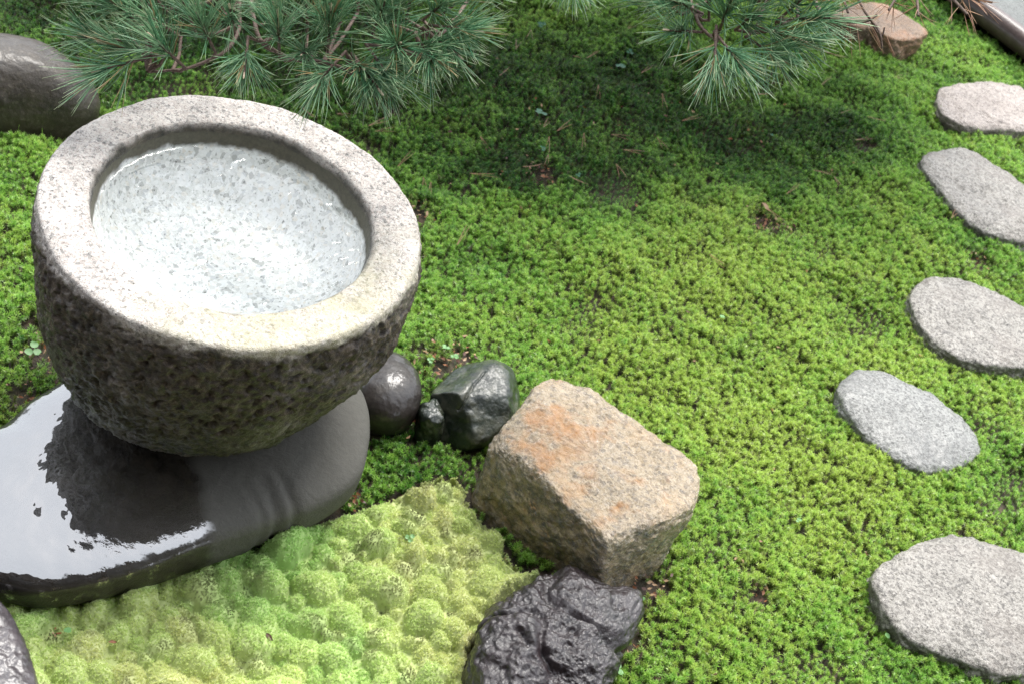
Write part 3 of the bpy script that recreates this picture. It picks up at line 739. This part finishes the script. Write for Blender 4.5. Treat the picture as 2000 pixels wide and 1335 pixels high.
for q, (p, rad) in enumerate(centres):
    ax = rad * (.85 + .5 * ((q * 37) % 10) / 10); ay = rad * (.85 + .5 * ((q * 53) % 10) / 10)
    an = (q * 1.7) % 3.14; dx, dy = C2w[:, 0] - p[0], C2w[:, 1] - p[1]
    dx, dy = (dx * math.cos(an) + dy * math.sin(an)) / ax, (-dx * math.sin(an) + dy * math.cos(an)) / ay
    rr = dx * dx + dy * dy
    h_ = rad * 1.5 * np.sqrt(np.clip(1.22 - rr, 0, 2)) - .024 + ((q * 29) % 7) * .0022 - .004
    b = h_ > hz; hz[b] = h_[b]; own[b] = q; d_own[b] = rr[b]
hz = np.maximum(hz, -.012 + .004 * fbm(C3, 40, 2, 103))
hz += .002 * fbm(C3, 60, 3, 104)
lift = land(C2[:, 0], C2[:, 1]) * .5
z_c = np.where(sd > 0, np.minimum(hz, -.03 + 3.0 * sd + .01), -.05) + lift
nxn, nyn = len(cx), len(cy)
i = np.arange(nyn - 1)[:, None] * nxn; j = np.arange(nxn - 1)[None]
Qc = np.stack([i + j, i + j + 1, i + nxn + j + 1, i + nxn + j], -1).reshape(-1, 4)
ok = (sd > -.006)[Qc].all(1); Qc = Qc[ok]
Zg = z_c.reshape(nyn, nxn); gyy, gxx = np.gradient(Zg, st)
own_t = np.array([((q * 61) % 17) / 17 for q in range(len(centres))])
tint_c = .43 + .28 * fbm(C3, 4, 2, 105) + .30 * (own_t[own] - .5)
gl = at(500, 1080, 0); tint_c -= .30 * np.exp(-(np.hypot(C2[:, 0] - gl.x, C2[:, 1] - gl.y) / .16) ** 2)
dead_n = np.clip((fbm(C3, 15, 4, 107) - .34) * 2.2, 0, .8)
ye = at(900, 1150, 0); tint_c += .28 * np.exp(-(np.hypot(C2[:, 0] - ye.x, C2[:, 1] - ye.y) / .14) ** 2)
dead = dead_n.copy()
for (px, py, rr) in ((500, 1130, .022), (690, 1080, .018), (810, 1000, .022), (800, 1100, .02), (720, 1060, .02), (930, 1080, .012), (660, 1240, .012), (480, 1290, .01), (450, 1190, .012), (100, 1230, .015), (880, 1190, .012), (820, 1240, .01)):
    w = at(px, py, 0); dead = np.maximum(dead, np.clip(1.3 - np.hypot(C2[:, 0] - w.x, C2[:, 1] - w.y) / rr + .7 * fbm(C3, 35, 3, 106), 0, 1))
usedv = np.unique(Qc); mp2 = -np.ones(len(C2), int); mp2[usedv] = np.arange(len(usedv))
mec = mesh('cushion_moss', np.c_[C2, z_c - .003][usedv], mp2[Qc]); attr(mec, 'tint', np.clip(tint_c, 0, 1)[usedv])
tag(link('cushion_moss_bed', mec, mat_cushion('cushion_moss_core', False)), 'low mat beneath the pale cushion moss', 'moss', kind='stuff')
m_fib = mat_cushion()
def tuft(seed):
    g = np.random.default_rng(seed); parts = []
    for q in range(15):
        a = g.uniform(0, 6.28); e = math.radians(g.uniform(52, 89)); e1 = e - .2
        d0 = np.array([math.cos(a) * math.cos(e), math.sin(a) * math.cos(e), math.sin(e)])
        d1 = np.array([math.cos(a) * math.cos(e1), math.sin(a) * math.cos(e1), math.sin(e1)])
        parts.append(leaf_strip((g.uniform(-.0012, .0012), g.uniform(-.0012, .0012), 0), d0, d1, g.uniform(.0030, .0050), .00036))
    return gather(parts, 'moss_tuft', m_fib)
cc = np.flatnonzero((sd > -.002)); pick = cc[g.uniform(size=len(cc)) < (.0022 / .0030) ** 2]
pick = pick[(d_own[pick] < 1.0) | (g.uniform(size=len(pick)) < .4)]
jit = g.uniform(-.5, .5, (len(pick), 2)) * st
nx_, ny_ = -gxx.ravel()[pick], -gyy.ravel()[pick]
nx_, ny_ = np.clip(nx_, -2.5, 2.5), np.clip(ny_, -2.5, 2.5)
# rotation: tilt z axis to the surface normal
rx = -np.arctan2(ny_, 1.0); ry = np.arctan2(nx_, np.sqrt(1 + ny_ ** 2))
nrt = len(pick)
rotc = np.c_[rx + g.normal(0, .09, nrt), ry + g.normal(0, .09, nrt), g.uniform(0, 6.28, nrt)]
scc = (.8 + .35 * g.uniform(size=nrt)) * (1 - .35 * dead[pick])
cush = scatter('cushion_moss', np.c_[C2[pick] + jit, z_c[pick] - .003], rotc, scc, {'tint': np.clip(tint_c[pick] + g.normal(0, .05, nrt), 0, 1), 'old': np.clip(dead[pick] + (g.uniform(size=nrt) > .985) * .6, 0, 1)},
               template_collection('cushion_tufts', [tuft(q) for q in range(5)]))
tag(cush, 'pale yellow-green cushion moss mounds below the flat black stone', 'moss', kind='stuff')
print('cushion tufts', nrt, 'domes', len(centres))

# ------------------------------------------------------------------ pine
m_green = mat_needle('pine_needle_green', (.05, .18, .08), (.26, .44, .24), (.56, .58, .36))
m_dead = mat_needle('pine_needle_brown', (.34, .17, .10), (.46, .28, .17), (.4, .25, .15))
m_bark = plain('pine_bark', (.05, .033, .025), (.14, .09, .065), 120, .7, .8, .003)
m_bud = plain('pine_bud', (.34, .24, .15), (.55, .48, .38), 400, .6, .3, .001)
def needle(base, d, L, w, bend, g, segs=4, k=3):
    d = d / np.linalg.norm(d); side = np.cross(d, g.normal(size=3)); side /= np.linalg.norm(side); up_ = np.cross(side, d)
    V = []; tip = []
    for i_ in range(segs + 1):
        t = i_ / segs; c_ = base + d * L * t + side * bend * L * t * t; ww = w * (1 - .15 * t) if i_ < segs else w * .25
        for q in range(k):
            a = 2 * math.pi * q / k; V.append(c_ + (side * math.cos(a) + up_ * math.sin(a)) * ww); tip.append(t)
    T = []
    for i_ in range(segs):
        for q in range(k):
            a0, a1 = i_ * k + q, i_ * k + (q + 1) % k
            T += [(a0, a1, a1 + k), (a0, a1 + k, a0 + k)]
    return V, T, tip
def needle_tuft(seed, m, n=74, L=.088, shoot=.045, w=.00055, lo_=15, hi_=75, segs=4, droop=0):
    g = np.random.default_rng(seed); V = []; T = []; A = []; Rn = []
    for q in range(n):
        z_ = g.uniform(0, shoot) ** 1; a = g.uniform(0, 6.28); f_ = z_ / shoot
        e = math.radians(g.uniform(lo_, hi_) * (1.15 - .5 * f_))
        d = np.array([math.cos(a) * math.sin(e), math.sin(a) * math.sin(e), math.cos(e)])
        rv = g.uniform(); LL = L * g.uniform(.72, 1.1)
        for pair in range(2):
            dp = d + g.normal(0, .045, 3)
            v, t, tp = needle(np.array([0, 0, z_]), dp, LL * g.uniform(.95, 1), w, g.uniform(-.26, .26) , g, segs)
            k = len(V); V += v; T += [tuple(x + k for x in y) for y in t]; A += tp; Rn += [rv] * len(v)
    me = mesh('needle_tuft', V, T, smooth=False); attr(me, 'tip', A); attr(me, 'rnd', Rn); me.materials.append(m); return me
tufts_g = [needle_tuft(200 + q, m_green, n=int(38 + 5 * q), L=.085, lo_=8, hi_=66, w=.0007) for q in range(5)]
tufts_d = [needle_tuft(230 + q, m_dead, n=9, L=.06, shoot=.05, lo_=25, hi_=80) for q in range(3)]
shoot_me = None
V, Fc = tube([(0, 0, -.004), (0, 0, .004), (0, 0, .010), (0, 0, .0145), (0, 0, .017)], [.0012, .0019, .002, .0014, .0003], 8)
bud_me = mesh('bud', V, Fc); bud_me.materials.append(m_bud)
V, Fc = tube([(0, 0, -.03), (0, 0, 0), (0, 0, .03), (0, 0, .055)], [.0024, .0024, .0022, .0018], 7)
shoot_me = mesh('shoot', V, Fc); shoot_me.materials.append(m_bark)

TRUNK = Vector((.35, 5.0, 0))
pine = empty('pine_tree', (TRUNK.x, TRUNK.y, -.03))
tag(pine, 'pine tree whose long-needled boughs hang over the dark moss at the top', 'tree')
def child(name, me, parent, mw):
    o = bpy.data.objects.new(name, me); COL.objects.link(o); o.parent = parent
    base = parent.matrix_world if parent.type == 'EMPTY' else parent_world[parent.name]
    o.matrix_basis = base.inverted() @ mw
    return o
parent_world = {}
bpy.context.view_layer.update()
pine_w = Matrix.Translation((TRUNK.x, TRUNK.y, -.03))
def branch(nodes, r0_, r1_, dead=False):
    """nodes: world points; returns the branch object (origin at the pine's base)"""
    pts = np.array([tuple(p) for p in nodes]); c = np.vstack([2 * pts[0] - pts[1], pts, 2 * pts[-1] - pts[-2]]); path = []
    for i_ in range(1, len(c) - 2):
        for t in np.linspace(0, 1, 7, endpoint=False):
            p0, p1, p2, p3 = c[i_ - 1:i_ + 3]
            path.append(.5 * (2 * p1 + (p2 - p0) * t + (2 * p0 - 5 * p1 + 4 * p2 - p3) * t * t + (3 * p1 - p0 - 3 * p2 + p3) * t ** 3))
    path.append(c[-2]); path = np.array(path); path += .0025 * np.c_[perlin(path * 30), perlin(path * 30 + 7), perlin(path * 30 + 13)]
    rr = np.linspace(r0_, r1_, len(path)) * (1 + .18 * perlin(path * 80))
    V, Fc = tube([Vector(p) for p in path], list(rr), 9)
    me = mesh('branch', np.array(V) - np.array(pine_w.translation), Fc); me.materials.append(m_bark)
    o = bpy.data.objects.new('branch', me); COL.objects.link(o); o.parent = pine; parent_world[o.name] = pine_w
    return o, path
def add_part(name, me, br, pos, direction, scale=1., spin=0.):
    q = Vector(direction).normalized().to_track_quat('Z', 'Y').to_matrix().to_4x4()
    mw = Matrix.Translation(pos) @ q @ Matrix.Rotation(spin, 4, 'Z') @ Matrix.Scale(scale, 4)
    return child(name, me, br, mw)
gp = random.Random(5)
def world_dir(px, py, d, vx, vy, vz):
    """direction with a sideways (photo right), upwards (photo up) and towards-the-eye share"""
    return (cr * vx + cu * vy - fwd * vz)
# (px, py, dist, vx, vy, toward)   base of each shoot
left_t = [(262, 62, 2.22, -.55, .5, .5), (283, 125, 2.2, -.9, .15, .35), (268, 140, 2.2, -.8, -.3, .3), (340, 135, 2.18, -.3, .3, .7), (372, 60, 2.3, -.2, .7, .6), (410, 102, 2.2, -.1, .4, .8),
          (300, 15, 2.3, -.5, .6, .5), (430, 20, 2.3, -.1, .7, .6), (482, 118, 2.15, .05, -.7, .6), (545, 108, 2.15, .1, .5, .8), (525, 30, 2.25, .1, .7, .6), (600, 60, 2.2, .1, .6, .7),
          (642, 95, 2.15, .15, .5, .8), (690, 140, 2.12, .3, -.35, .8), (705, 150, 2.1, .5, -.7, .5), (655, 145, 2.12, -.4, -.6, .5), (735, 70, 2.15, .3, .4, .8), (700, 15, 2.25, .1, .7, .6), (800, 30, 2.15, .2, .6, .7),
          (822, 105, 2.1, .35, -.6, .6), (868, 75, 2.1, .75, -.2, .5), (850, 95, 2.1, .65, -.6, .5), (890, 30, 2.15, .7, .4, .5), (770, 115, 2.12, .2, -.1, .9), (600, 120, 2.16, 0, -.3, .9), (225, 100, 2.25, -.9, .0, .4)]
left_t += [(240, 40, 2.25, -.7, .3, .5), (330, 80, 2.24, -.4, .2, .8), (455, 70, 2.25, .1, .2, .9), (560, 50, 2.22, -.2, .1, .9), (660, 50, 2.2, 0, .2, .9), (770, 60, 2.18, .1, .1, .9), (840, 50, 2.15, .4, .1, .8), (730, 130, 2.12, .4, -.6, .5), ]
right_t = [(1350, 110, 2.22, -.6, -.1, .6), (1450, 95, 2.22, .2, .1, .9), (1480, 135, 2.2, .5, -.5, .6), (1310, 60, 2.28, -.6, .3, .6), (1400, 20, 2.28, -.1, .3, .8), (1510, 40, 2.26, .2, .2, .9), (1325, 15, 2.3, -.3, .5, .7), (1350, 65, 2.25, -.6, .1, .6), (1385, 60, 2.25, -.1, .6, .8), (1412, 90, 2.2, .1, .4, .9), (1398, 128, 2.15, -.1, -.8, .45), (1415, 135, 2.15, .45, -.75, .45), (1500, 108, 2.2, .7, -.35, .5),
           (1470, 60, 2.25, .2, .5, .8), (1540, 70, 2.25, .5, .4, .7), (1450, 10, 2.3, 0, .7, .6), (1590, 20, 2.3, .5, .4, .6), (1530, 5, 2.3, .2, .7, .6), (1555, 85, 2.2, .7, -.1, .5)]
mid_t = [(1098, -22, 2.35, .35, -.75, .4)]
dead_t = [(1855, 2, 2.3, .2, -.5, .5), (1790, -5, 2.35, -.1, -.7, .5), (1760, -12, 2.35, -.4, -.6, .4), (1868, 0, 2.3, .8, -.3, .4), (1640, -15, 2.35, .1, -.7, .4)]
def grow(nodes_px, tufts, r0_, r1_, meshes, buds=True, dead=False):
    br, path = branch([at_d(*n) if not isinstance(n, Vector) else n for n in nodes_px], r0_, r1_)
    twV, twF = [], []
    for (px, py, dist, vx, vy, vz) in tufts:
        py -= 22 if px < 1000 else 48 if px < 1620 else 10
        pos = at_d(px, py, dist); d = world_dir(px, py, dist, vx, vy, vz).normalized()
        add_part('needle_tuft', meshes[gp.randrange(len(meshes))], br, pos, d, gp.uniform(.85, 1.1), gp.uniform(0, 6.28))
        add_part('shoot', shoot_me, br, pos, d)
        if buds:
            add_part('bud', bud_me, br, pos + d * .055, d, gp.uniform(.7, 1.1))
        near = Vector(path[np.argmin(np.linalg.norm(path - np.array(pos), axis=1))])
        b0 = pos - d * .028
        V, Fc = tube([near, near.lerp(b0, .5) - d * .006, b0], [.0032, .0028, .0024], 7)
        k = len(twV); twV += V; twF += [tuple(x + k for x in f) for f in Fc]
    me = mesh('twig', np.array(twV) - np.array(pine_w.translation), twF); me.materials.append(m_bark)
    o = bpy.data.objects.new('twig', me); COL.objects.link(o); o.parent = br; o['kind'] = 'stuff'
    return br
up1 = TRUNK + Vector((-.3, -.7, 1.5)); up2 = TRUNK + Vector((.2, -.8, 1.4))
L1 = [t for t in left_t if t[0] < 470]; L2 = [t for t in left_t if 470 <= t[0] < 730]; L3 = [t for t in left_t if t[0] >= 730]
grow([up1, at_d(440, -330, 2.9), at_d(455, -90, 2.4), at_d(468, 45, 2.3), at_d(440, 100, 2.25), at_d(370, 132, 2.22), at_d(290, 140, 2.22)], L1, .0045, .0022, tufts_g)
grow([up1, at_d(560, -330, 2.85), at_d(500, -80, 2.4), at_d(500, 60, 2.25), at_d(560, 112, 2.2), at_d(640, 122, 2.17), at_d(692, 148, 2.14)], L2, .0045, .0022, tufts_g)
grow([up1, at_d(960, -300, 2.8), at_d(930, -60, 2.3), at_d(905, 15, 2.2), at_d(862, 68, 2.15), at_d(820, 108, 2.13)], L3, .0045, .0022, tufts_g)
grow([up2, at_d(1120, -300, 2.9), at_d(1085, -60, 2.5), at_d(1096, -15, 2.38)], mid_t, .009, .003, tufts_g)
R1 = [t for t in right_t if t[0] < 1440]; R2 = [t for t in right_t if t[0] >= 1440]
grow([up2, at_d(1400, -300, 2.9), at_d(1370, -60, 2.45), at_d(1350, 5, 2.3), at_d(1375, 60, 2.22), at_d(1400, 84, 2.18)], R1, .0045, .0022, tufts_g)
grow([up2, at_d(1560, -300, 2.9), at_d(1530, -60, 2.45), at_d(1500, 0, 2.3), at_d(1480, 62, 2.24), at_d(1560, 38, 2.26)], R2, .0045, .0022, tufts_g)
bd = grow([up2, at_d(1760, -260, 2.9), at_d(1800, -60, 2.45), at_d(1858, 0, 2.35)], dead_t, .009, .003, tufts_d, buds=False)
bd['label'] = 'bare twig of withered brown needles'
# bare dead twig over the squared orange stone, a few hanging brown needles
br, path = branch([at_d(1560, -120, 2.5), at_d(1590, 0, 2.38), at_d(1625, 34, 2.33), at_d(1655, 44, 2.32), at_d(1690, 42, 2.32), at_d(1712, 30, 2.33)], .004, .0022)
br['label'] = 'bare dead twig with hanging brown needles'
for nodes in ([(1680, 0, 2.33), (1698, 36, 2.32), (1710, 60, 2.32), (1722, 68, 2.32), (1728, 52, 2.32)], [(1700, 38, 2.32), (1718, 64, 2.3), (1722, 95, 2.3)]):
    b2, _ = branch([at_d(*q) for q in nodes], .0022, .0014); b2['label'] = 'bare dead twig'
g3 = np.random.default_rng(77); V = []; T = []; A = []; Rn = []
for (px, py, dx, dy) in ((1655, 45, -3, 52), (1660, 45, 4, 72), (1672, 44, 12, 70), (1690, 44, 30, 60), (1695, 45, 34, 56), (1700, 46, 22, 40), (1725, 66, 22, 50), (1726, 68, 20, 44), (1732, 72, 14, 40), (1700, 40, 18, -22), (1700, 40, 8, -20), (1655, 45, 5, 40), (1702, 42, 14, -10), (1640, 40, 18, -8)):
    b_ = at_d(px, py, 2.32); e_ = at_d(px + dx, py + dy, 2.33)
    v, t, tp = needle(np.array(b_), np.array(e_ - b_), (e_ - b_).length, .0006, .08, g3)
    k = len(V); V += v; T += [tuple(x + k for x in y) for y in t]; A += tp; Rn += [g3.uniform()] * len(v)
me = mesh('dry_needles', np.array(V) - np.array(pine_w.translation), T, False); attr(me, 'tip', A); attr(me, 'rnd', Rn); me.materials.append(m_dead)
o = bpy.data.objects.new('dry_needles', me); COL.objects.link(o); o.parent = br; o['kind'] = 'stuff'

# trunk and the crown above the picture, whose shade falls on the far moss
V, Fc = tube([TRUNK + Vector((x, y, z_)) for x, y, z_ in ((0, 0, -.1), (.03, -.02, .3), (-.02, -.1, .7), (.05, -.25, 1.1), (-.02, -.5, 1.5), (.1, -.7, 2.0))], [.12, .10, .09, .08, .06, .04], 20)
me = mesh('trunk', np.array(V) - np.array(pine_w.translation), Fc); me.materials.append(m_bark)
o = bpy.data.objects.new('trunk', me); COL.objects.link(o); o.parent = pine
crown_t = [needle_tuft(300 + q, m_green, n=30, L=.11, w=.0012, lo_=20, hi_=85, segs=2) for q in range(4)]
g4 = np.random.default_rng(9); cpts = []; ncut = 0
shade_px = [(60, -60), (180, -30), (300, 0), (420, 0), (540, -40), (660, -40), (300, -80), (480, 60), (800, -20), (950, -20), (1100, 0), (1250, 40), (1020, 130), (1180, 240), (880, 140), (1330, 160), (1100, 220), (1250, 250), (560, 40), (700, 30), (850, 60), (1000, 60), (1150, 90), (1300, 120), (1420, 150), (1560, 190), (1640, 240), (1500, 250), (1350, 220), (1200, 190), (1050, 180), (900, 200), (780, 280), (1000, 280), (1150, 280), (1300, 290), (1450, 320), (620, 160), (740, 170), (1600, 120), (1480, 80), (1680, 300), (900, 120)]
for (px, py) in shade_px:
    w = at(px, py, 0)
    for q in range(56):
        zc = g4.uniform(.62, 1.15); off = SUND * (zc / SUND.z)
        p = Vector((w.x, w.y, 0)) + off + Vector((g4.normal(0, .14), g4.normal(0, .14) , 0))
        v = p - EYE                                         # stay above what the lens sees
        dep = v.dot(cu) / v.dot(fwd)
        if dep < .30: ncut += 1; continue
        cpts.append(tuple(p))
cpts = np.array(cpts) - np.array(pine_w.translation)
print('crown tufts', len(cpts), ncut)
nC = len(cpts)
cro = scatter('crown', cpts, np.c_[g4.normal(0, .7, nC), g4.normal(0, .7, nC), g4.uniform(0, 6.28, nC)], g4.uniform(.9, 1.4, nC), {}, template_collection('crown_tufts', crown_t))
cro.parent = pine; cro['kind'] = 'stuff'

# ------------------------------------------------------------------ litter and sprouts
nm = []
for q in range(4):
    g5 = np.random.default_rng(400 + q); V = []; T = []; A = []; Rn = []
    for s_ in (-1, 1):
        v, t, tp = needle(np.array([0., 0, 0]), np.array([1, s_ * g5.uniform(.05, .2), g5.uniform(-.05, .1)]), g5.uniform(.045, .065), .0007, g5.uniform(-.15, .15), g5)
        k = len(V); V += v; T += [tuple(x + k for x in y) for y in t]; A += tp; Rn += [.5] * len(v)
    me = mesh('fallen_needle', V, T, False); attr(me, 'tip', A); attr(me, 'rnd', Rn); me.materials.append(m_dead); nm.append(me)
g6 = np.random.default_rng(12)
spots = [(722, 235, 1.0), (735, 245, .6), (1070, 275, -1.2), (1068, 310, -1.4), (1190, 272, .2), (1280, 275, -1), (1290, 190, -1), (1250, 150, 1), (975, 150, 1.2), (1040, 50, -1.3), (1120, 110, .8), (1145, 115, 1.1), (1165, 175, -1.4), (1137, 270, -1.4), (1085, 265, 1.2), (1060, 255, 1.5),
         (1640, 225, 1.1), (1690, 235, .0), (1605, 165, 1.2), (1740, 160, 1.1), (1475, 185, .5), (830, 335, -1.2), (845, 345, -1.3), (780, 310, 1.2), (1215, 300, .3), (1330, 240, .9), (1460, 60, 1), (1020, 330, .5), (940, 260, -.8), (1200, 330, -.9), (895, 470, 1.3), (1380, 510, -1),
         (1500, 405, -.7), (1535, 380, .9), (1700, 335, -.5), (1630, 345, -1.2), (1850, 440, 1.3), (1668, 280, .8), (920, 330, .2), (1110, 350, -.4), (1590, 330, -.1), (660, 215, 1.0), (590, 205, -.8), (1010, 90, 1.5), (1225, 60, 1.4), (1360, 180, -1.3)]
lab = 'short dry brown pine needles lying in the moss near the pine'
own_label = {(722, 235): 'pair of dry needles standing up in the moss just behind the basin rim', (1137, 270): 'long brown needle pair hanging down the edge of the shaded moss', (895, 470): 'single dry needle lying in the bright moss right of the basin', (1380, 510): 'dry needle in the bright open moss below the bare soil patch', (1850, 440): 'dry needle beside the long narrow stepping stone'}
for (px, py, a) in spots:
    w = at(px, py, 0); zz = float(land(np.array([w.x]), np.array([w.y]))[0]) + .004
    o = link('fallen_needle', nm[g6.integers(4)], loc=(w.x, w.y, zz)); o.rotation_euler = (g6.uniform(-.3, .3), g6.uniform(-.25, .25), a + g6.uniform(-.2, .2)); 
    tag(o, own_label.get((px, py), lab), 'pine needle', 'brown pine needles fallen on the moss')
# crumbs of dead leaf on the bare soil
leaf_m = [leafmat('dead_leaf_' + k, a, b) for k, a, b in (('rust', (.20, .07, .03), (.34, .15, .07)), ('tan', (.34, .2, .11), (.5, .34, .2)), ('dark', (.06, .025, .02), (.14, .06, .04)))]
V = []; T = []; mi = []
for (px, py, rr, cnt) in ((1500, 425, .05, 75), (1545, 440, .03, 20), (812, 395, .045, 60), (1490, 1155, .035, 25), (1450, 1100, .03, 12), (1070, 335, .05, 40), (900, 690, .045, 50), (850, 700, .045, 45), (1270, 1140, .04, 45), (95, 690, .05, 40), (40, 790, .05, 40), (700, 960, .02, 30),
                          (1905, 505, .03, 20), (1960, 585, .03, 15), (1335, 622, .015, 6), (1350, 700, .7, 160), (1120, 200, .3, 110), (1000, 320, .12, 50), (1560, 250, .2, 50), (1460, 300, .1, 30), (500, 1130, .02, 10), (110, 1230, .015, 8), (1000, 1115, .02, 12), (1240, 1255, .03, 14), (820, 815, .03, 12), (1700, 1080, .05, 16)):
    w = at(px, py, 0)
    for q in range(cnt):
        x, y = w.x + g6.normal(0, rr * .55), w.y + g6.normal(0, rr * .55); zb = float(land(np.array([x]), np.array([y]))[0]) - .022 + g6.uniform(0, .022)
        s_ = g6.uniform(.002, .0065); e = Matrix.Rotation(g6.uniform(0, 6.28), 3, 'Z') @ Matrix.Rotation(g6.normal(0, .5), 3, 'X') @ Matrix.Rotation(g6.normal(0, .4), 3, 'Y')
        k = len(V)
        for (a_, b_, c_) in ((-1, 0, .1), (-.2, -.6, 0), (.2, .5, 0), (1, 0, .25), (.5, -.4, .1)): V.append(tuple(e @ Vector((a_ * s_, b_ * s_, c_ * s_)) + Vector((x, y, zb))))
        T += [(k, k + 1, k + 2), (k + 1, k + 4, k + 2), (k + 4, k + 3, k + 2)]; mi += [q % 3] * 3
me = mesh('leaf_litter', V, T, False)
for x in leaf_m: me.materials.append(x)
me.polygons.foreach_set('material_index', np.array(mi[:len(me.polygons)], np.int32))
tag(link('leaf_litter', me), 'brown crumbs of dead leaf on bare patches in the moss', 'leaf litter', kind='stuff')

m_clov = leafmat('sprout_green', (.13, .30, .10), (.22, .42, .16)); m_clov2 = leafmat('sprout_dark', (.05, .16, .09), (.09, .24, .13))
def sprout_mesh(seed, m, leaves=3, R_=.009):
    g = np.random.default_rng(seed); V = []; T = []
    for q in range(leaves):
        a = 2 * math.pi * q / leaves + g.uniform(-.2, .2); cx_, cy_ = math.cos(a) * R_ * .95, math.sin(a) * R_ * .95
        k = len(V); V.append((cx_, cy_, .032 + .001 * q)); 
        for t in range(9):
            b = a + 2 * math.pi * t / 9; rr = R_ * (.8 if t else .62); V.append((cx_ + math.cos(b) * rr, cy_ + math.sin(b) * rr, .032 + .001 * q + g.uniform(.0005, .0025)))
        T += [(k, k + 1 + t, k + 1 + (t + 1) % 9) for t in range(9)]
        k = len(V); V += [(0, 0, 0), (.0006, .0006, 0), (cx_ * .3, cy_ * .3, .031)]; T.append((k, k + 1, k + 2))
    me = mesh('sprout', V, T); me.materials.append(m); return me
sprouts = [((1055, 222), 1, 1.3, 'dark green three-leaved sprout on the shaded moss left of the needles'), ((1218, 130), 1, 1.1, 'dark green clover-like sprout high on the shaded moss between the two boughs'), ((1065, 35), 1, 1., 'small dim sprout in the moss at the top beside the drooping pine sprig'),
           ((1228, 98), 1, .8, 'tiny dim sprout just above the larger sprout between the boughs'), ((1055, 292), 1, .7, 'small round-leaved sprout beside the long fallen needle pair'), ((870, 685), 0, .7, 'bright sprout on bare soil between the basin and the cracked rock'), ((895, 700), 0, .7, 'bright sprout just above the cracked rock'),
           ((845, 700), 0, .6, 'bright sprout on bare soil above the dark cobble'), ((60, 690), 0, 1.2, 'pale green round-leaved sprout at the left edge beside the basin'), ((1405, 610), 0, 1.0, 'pale oval leaf lying in the bright middle of the moss'), ((122, 1240), 0, 1., 'green round leaf on the cushion moss at the lower left'),
           ((1258, 1165), 0, .8, 'tiny pale sprout right of the lava rock'), ((805, 1040), 0, .7, 'tiny sprout on the cushion moss near its dark bare spot'), ((1735, 1225), 0, .9, 'bright leaf at the left foot of the large corner stepping stone'), ((1205, 1300), 0, 1., 'bright sprout at the right foot of the lava rock'),
           ((1510, 262), 1, .8, 'lone pale leaf standing in the shaded moss below the right bough'), ((1570, 1010), 0, .5, 'pinhead sprout in the open moss left of the corner stepping stone'), ((1130, 340), 1, .5, 'faint sprout at the edge of the shaded moss')]
for q, ((px, py), k, s_, lb) in enumerate(sprouts):
    w = at(px, py, 0.01); oncu = bool(inside(np.array([[w.x, w.y]]), CUSH)[0])
    zz = float(land(np.array([w.x]), np.array([w.y]))[0]) - .028 + (.012 if oncu else 0)
    one = q in (9, 10, 13, 15)
    o = link('sprout', sprout_mesh(500 + q, (m_clov, m_clov2)[k], 1 if one else 3, .0075 * s_), loc=(w.x, w.y, zz)); o.rotation_euler = (-.2, 0, q * 1.3)
    tag(o, lb, 'sprout')
# two small dead leaves on the cushion moss
def dead_leaf(px, py, s_, m, lb, z_=.018, rot_=0.):
    w = at(px, py, z_); V = []; T = []
    for t in range(7):
        u = t / 6; wd = math.sin(math.pi * (u * .9 + .05)) * .42
        for v_ in (-1, 0, 1): V.append(((u - .5) * 2 * s_, v_ * wd * s_, s_ * (.25 * abs(v_) + .15 * math.sin(u * 5))))
    for t in range(6):
        for v_ in range(2): T.append((t * 3 + v_, t * 3 + v_ + 1, t * 3 + v_ + 4, t * 3 + v_ + 3))
    o = link('dead_leaf', mesh('dead_leaf', V, T), m, loc=(w.x, w.y, z_)); o.rotation_euler = (.1, .1, rot_)
    tag(o, lb, 'leaf')
dead_leaf(525, 1243, .008, leaf_m[2], 'small curled blackish leaf in the middle of the cushion moss', rot_=-.4)
dead_leaf(220, 1253, .006, leaf_m[0], 'orange-brown leaf crumb on the cushion moss at the lower left', rot_=.5)
dead_leaf(805, 822, .009, leaf_m[0], 'curled rust-red leaf between the cobble and the cracked rock', .0, rot_=.9)
dead_leaf(1495, 405, .013, leaf_m[1], 'tan leaf sliver on the bare soil patch in the moss', .004, rot_=-.6)
bpy.context.view_layer.update()
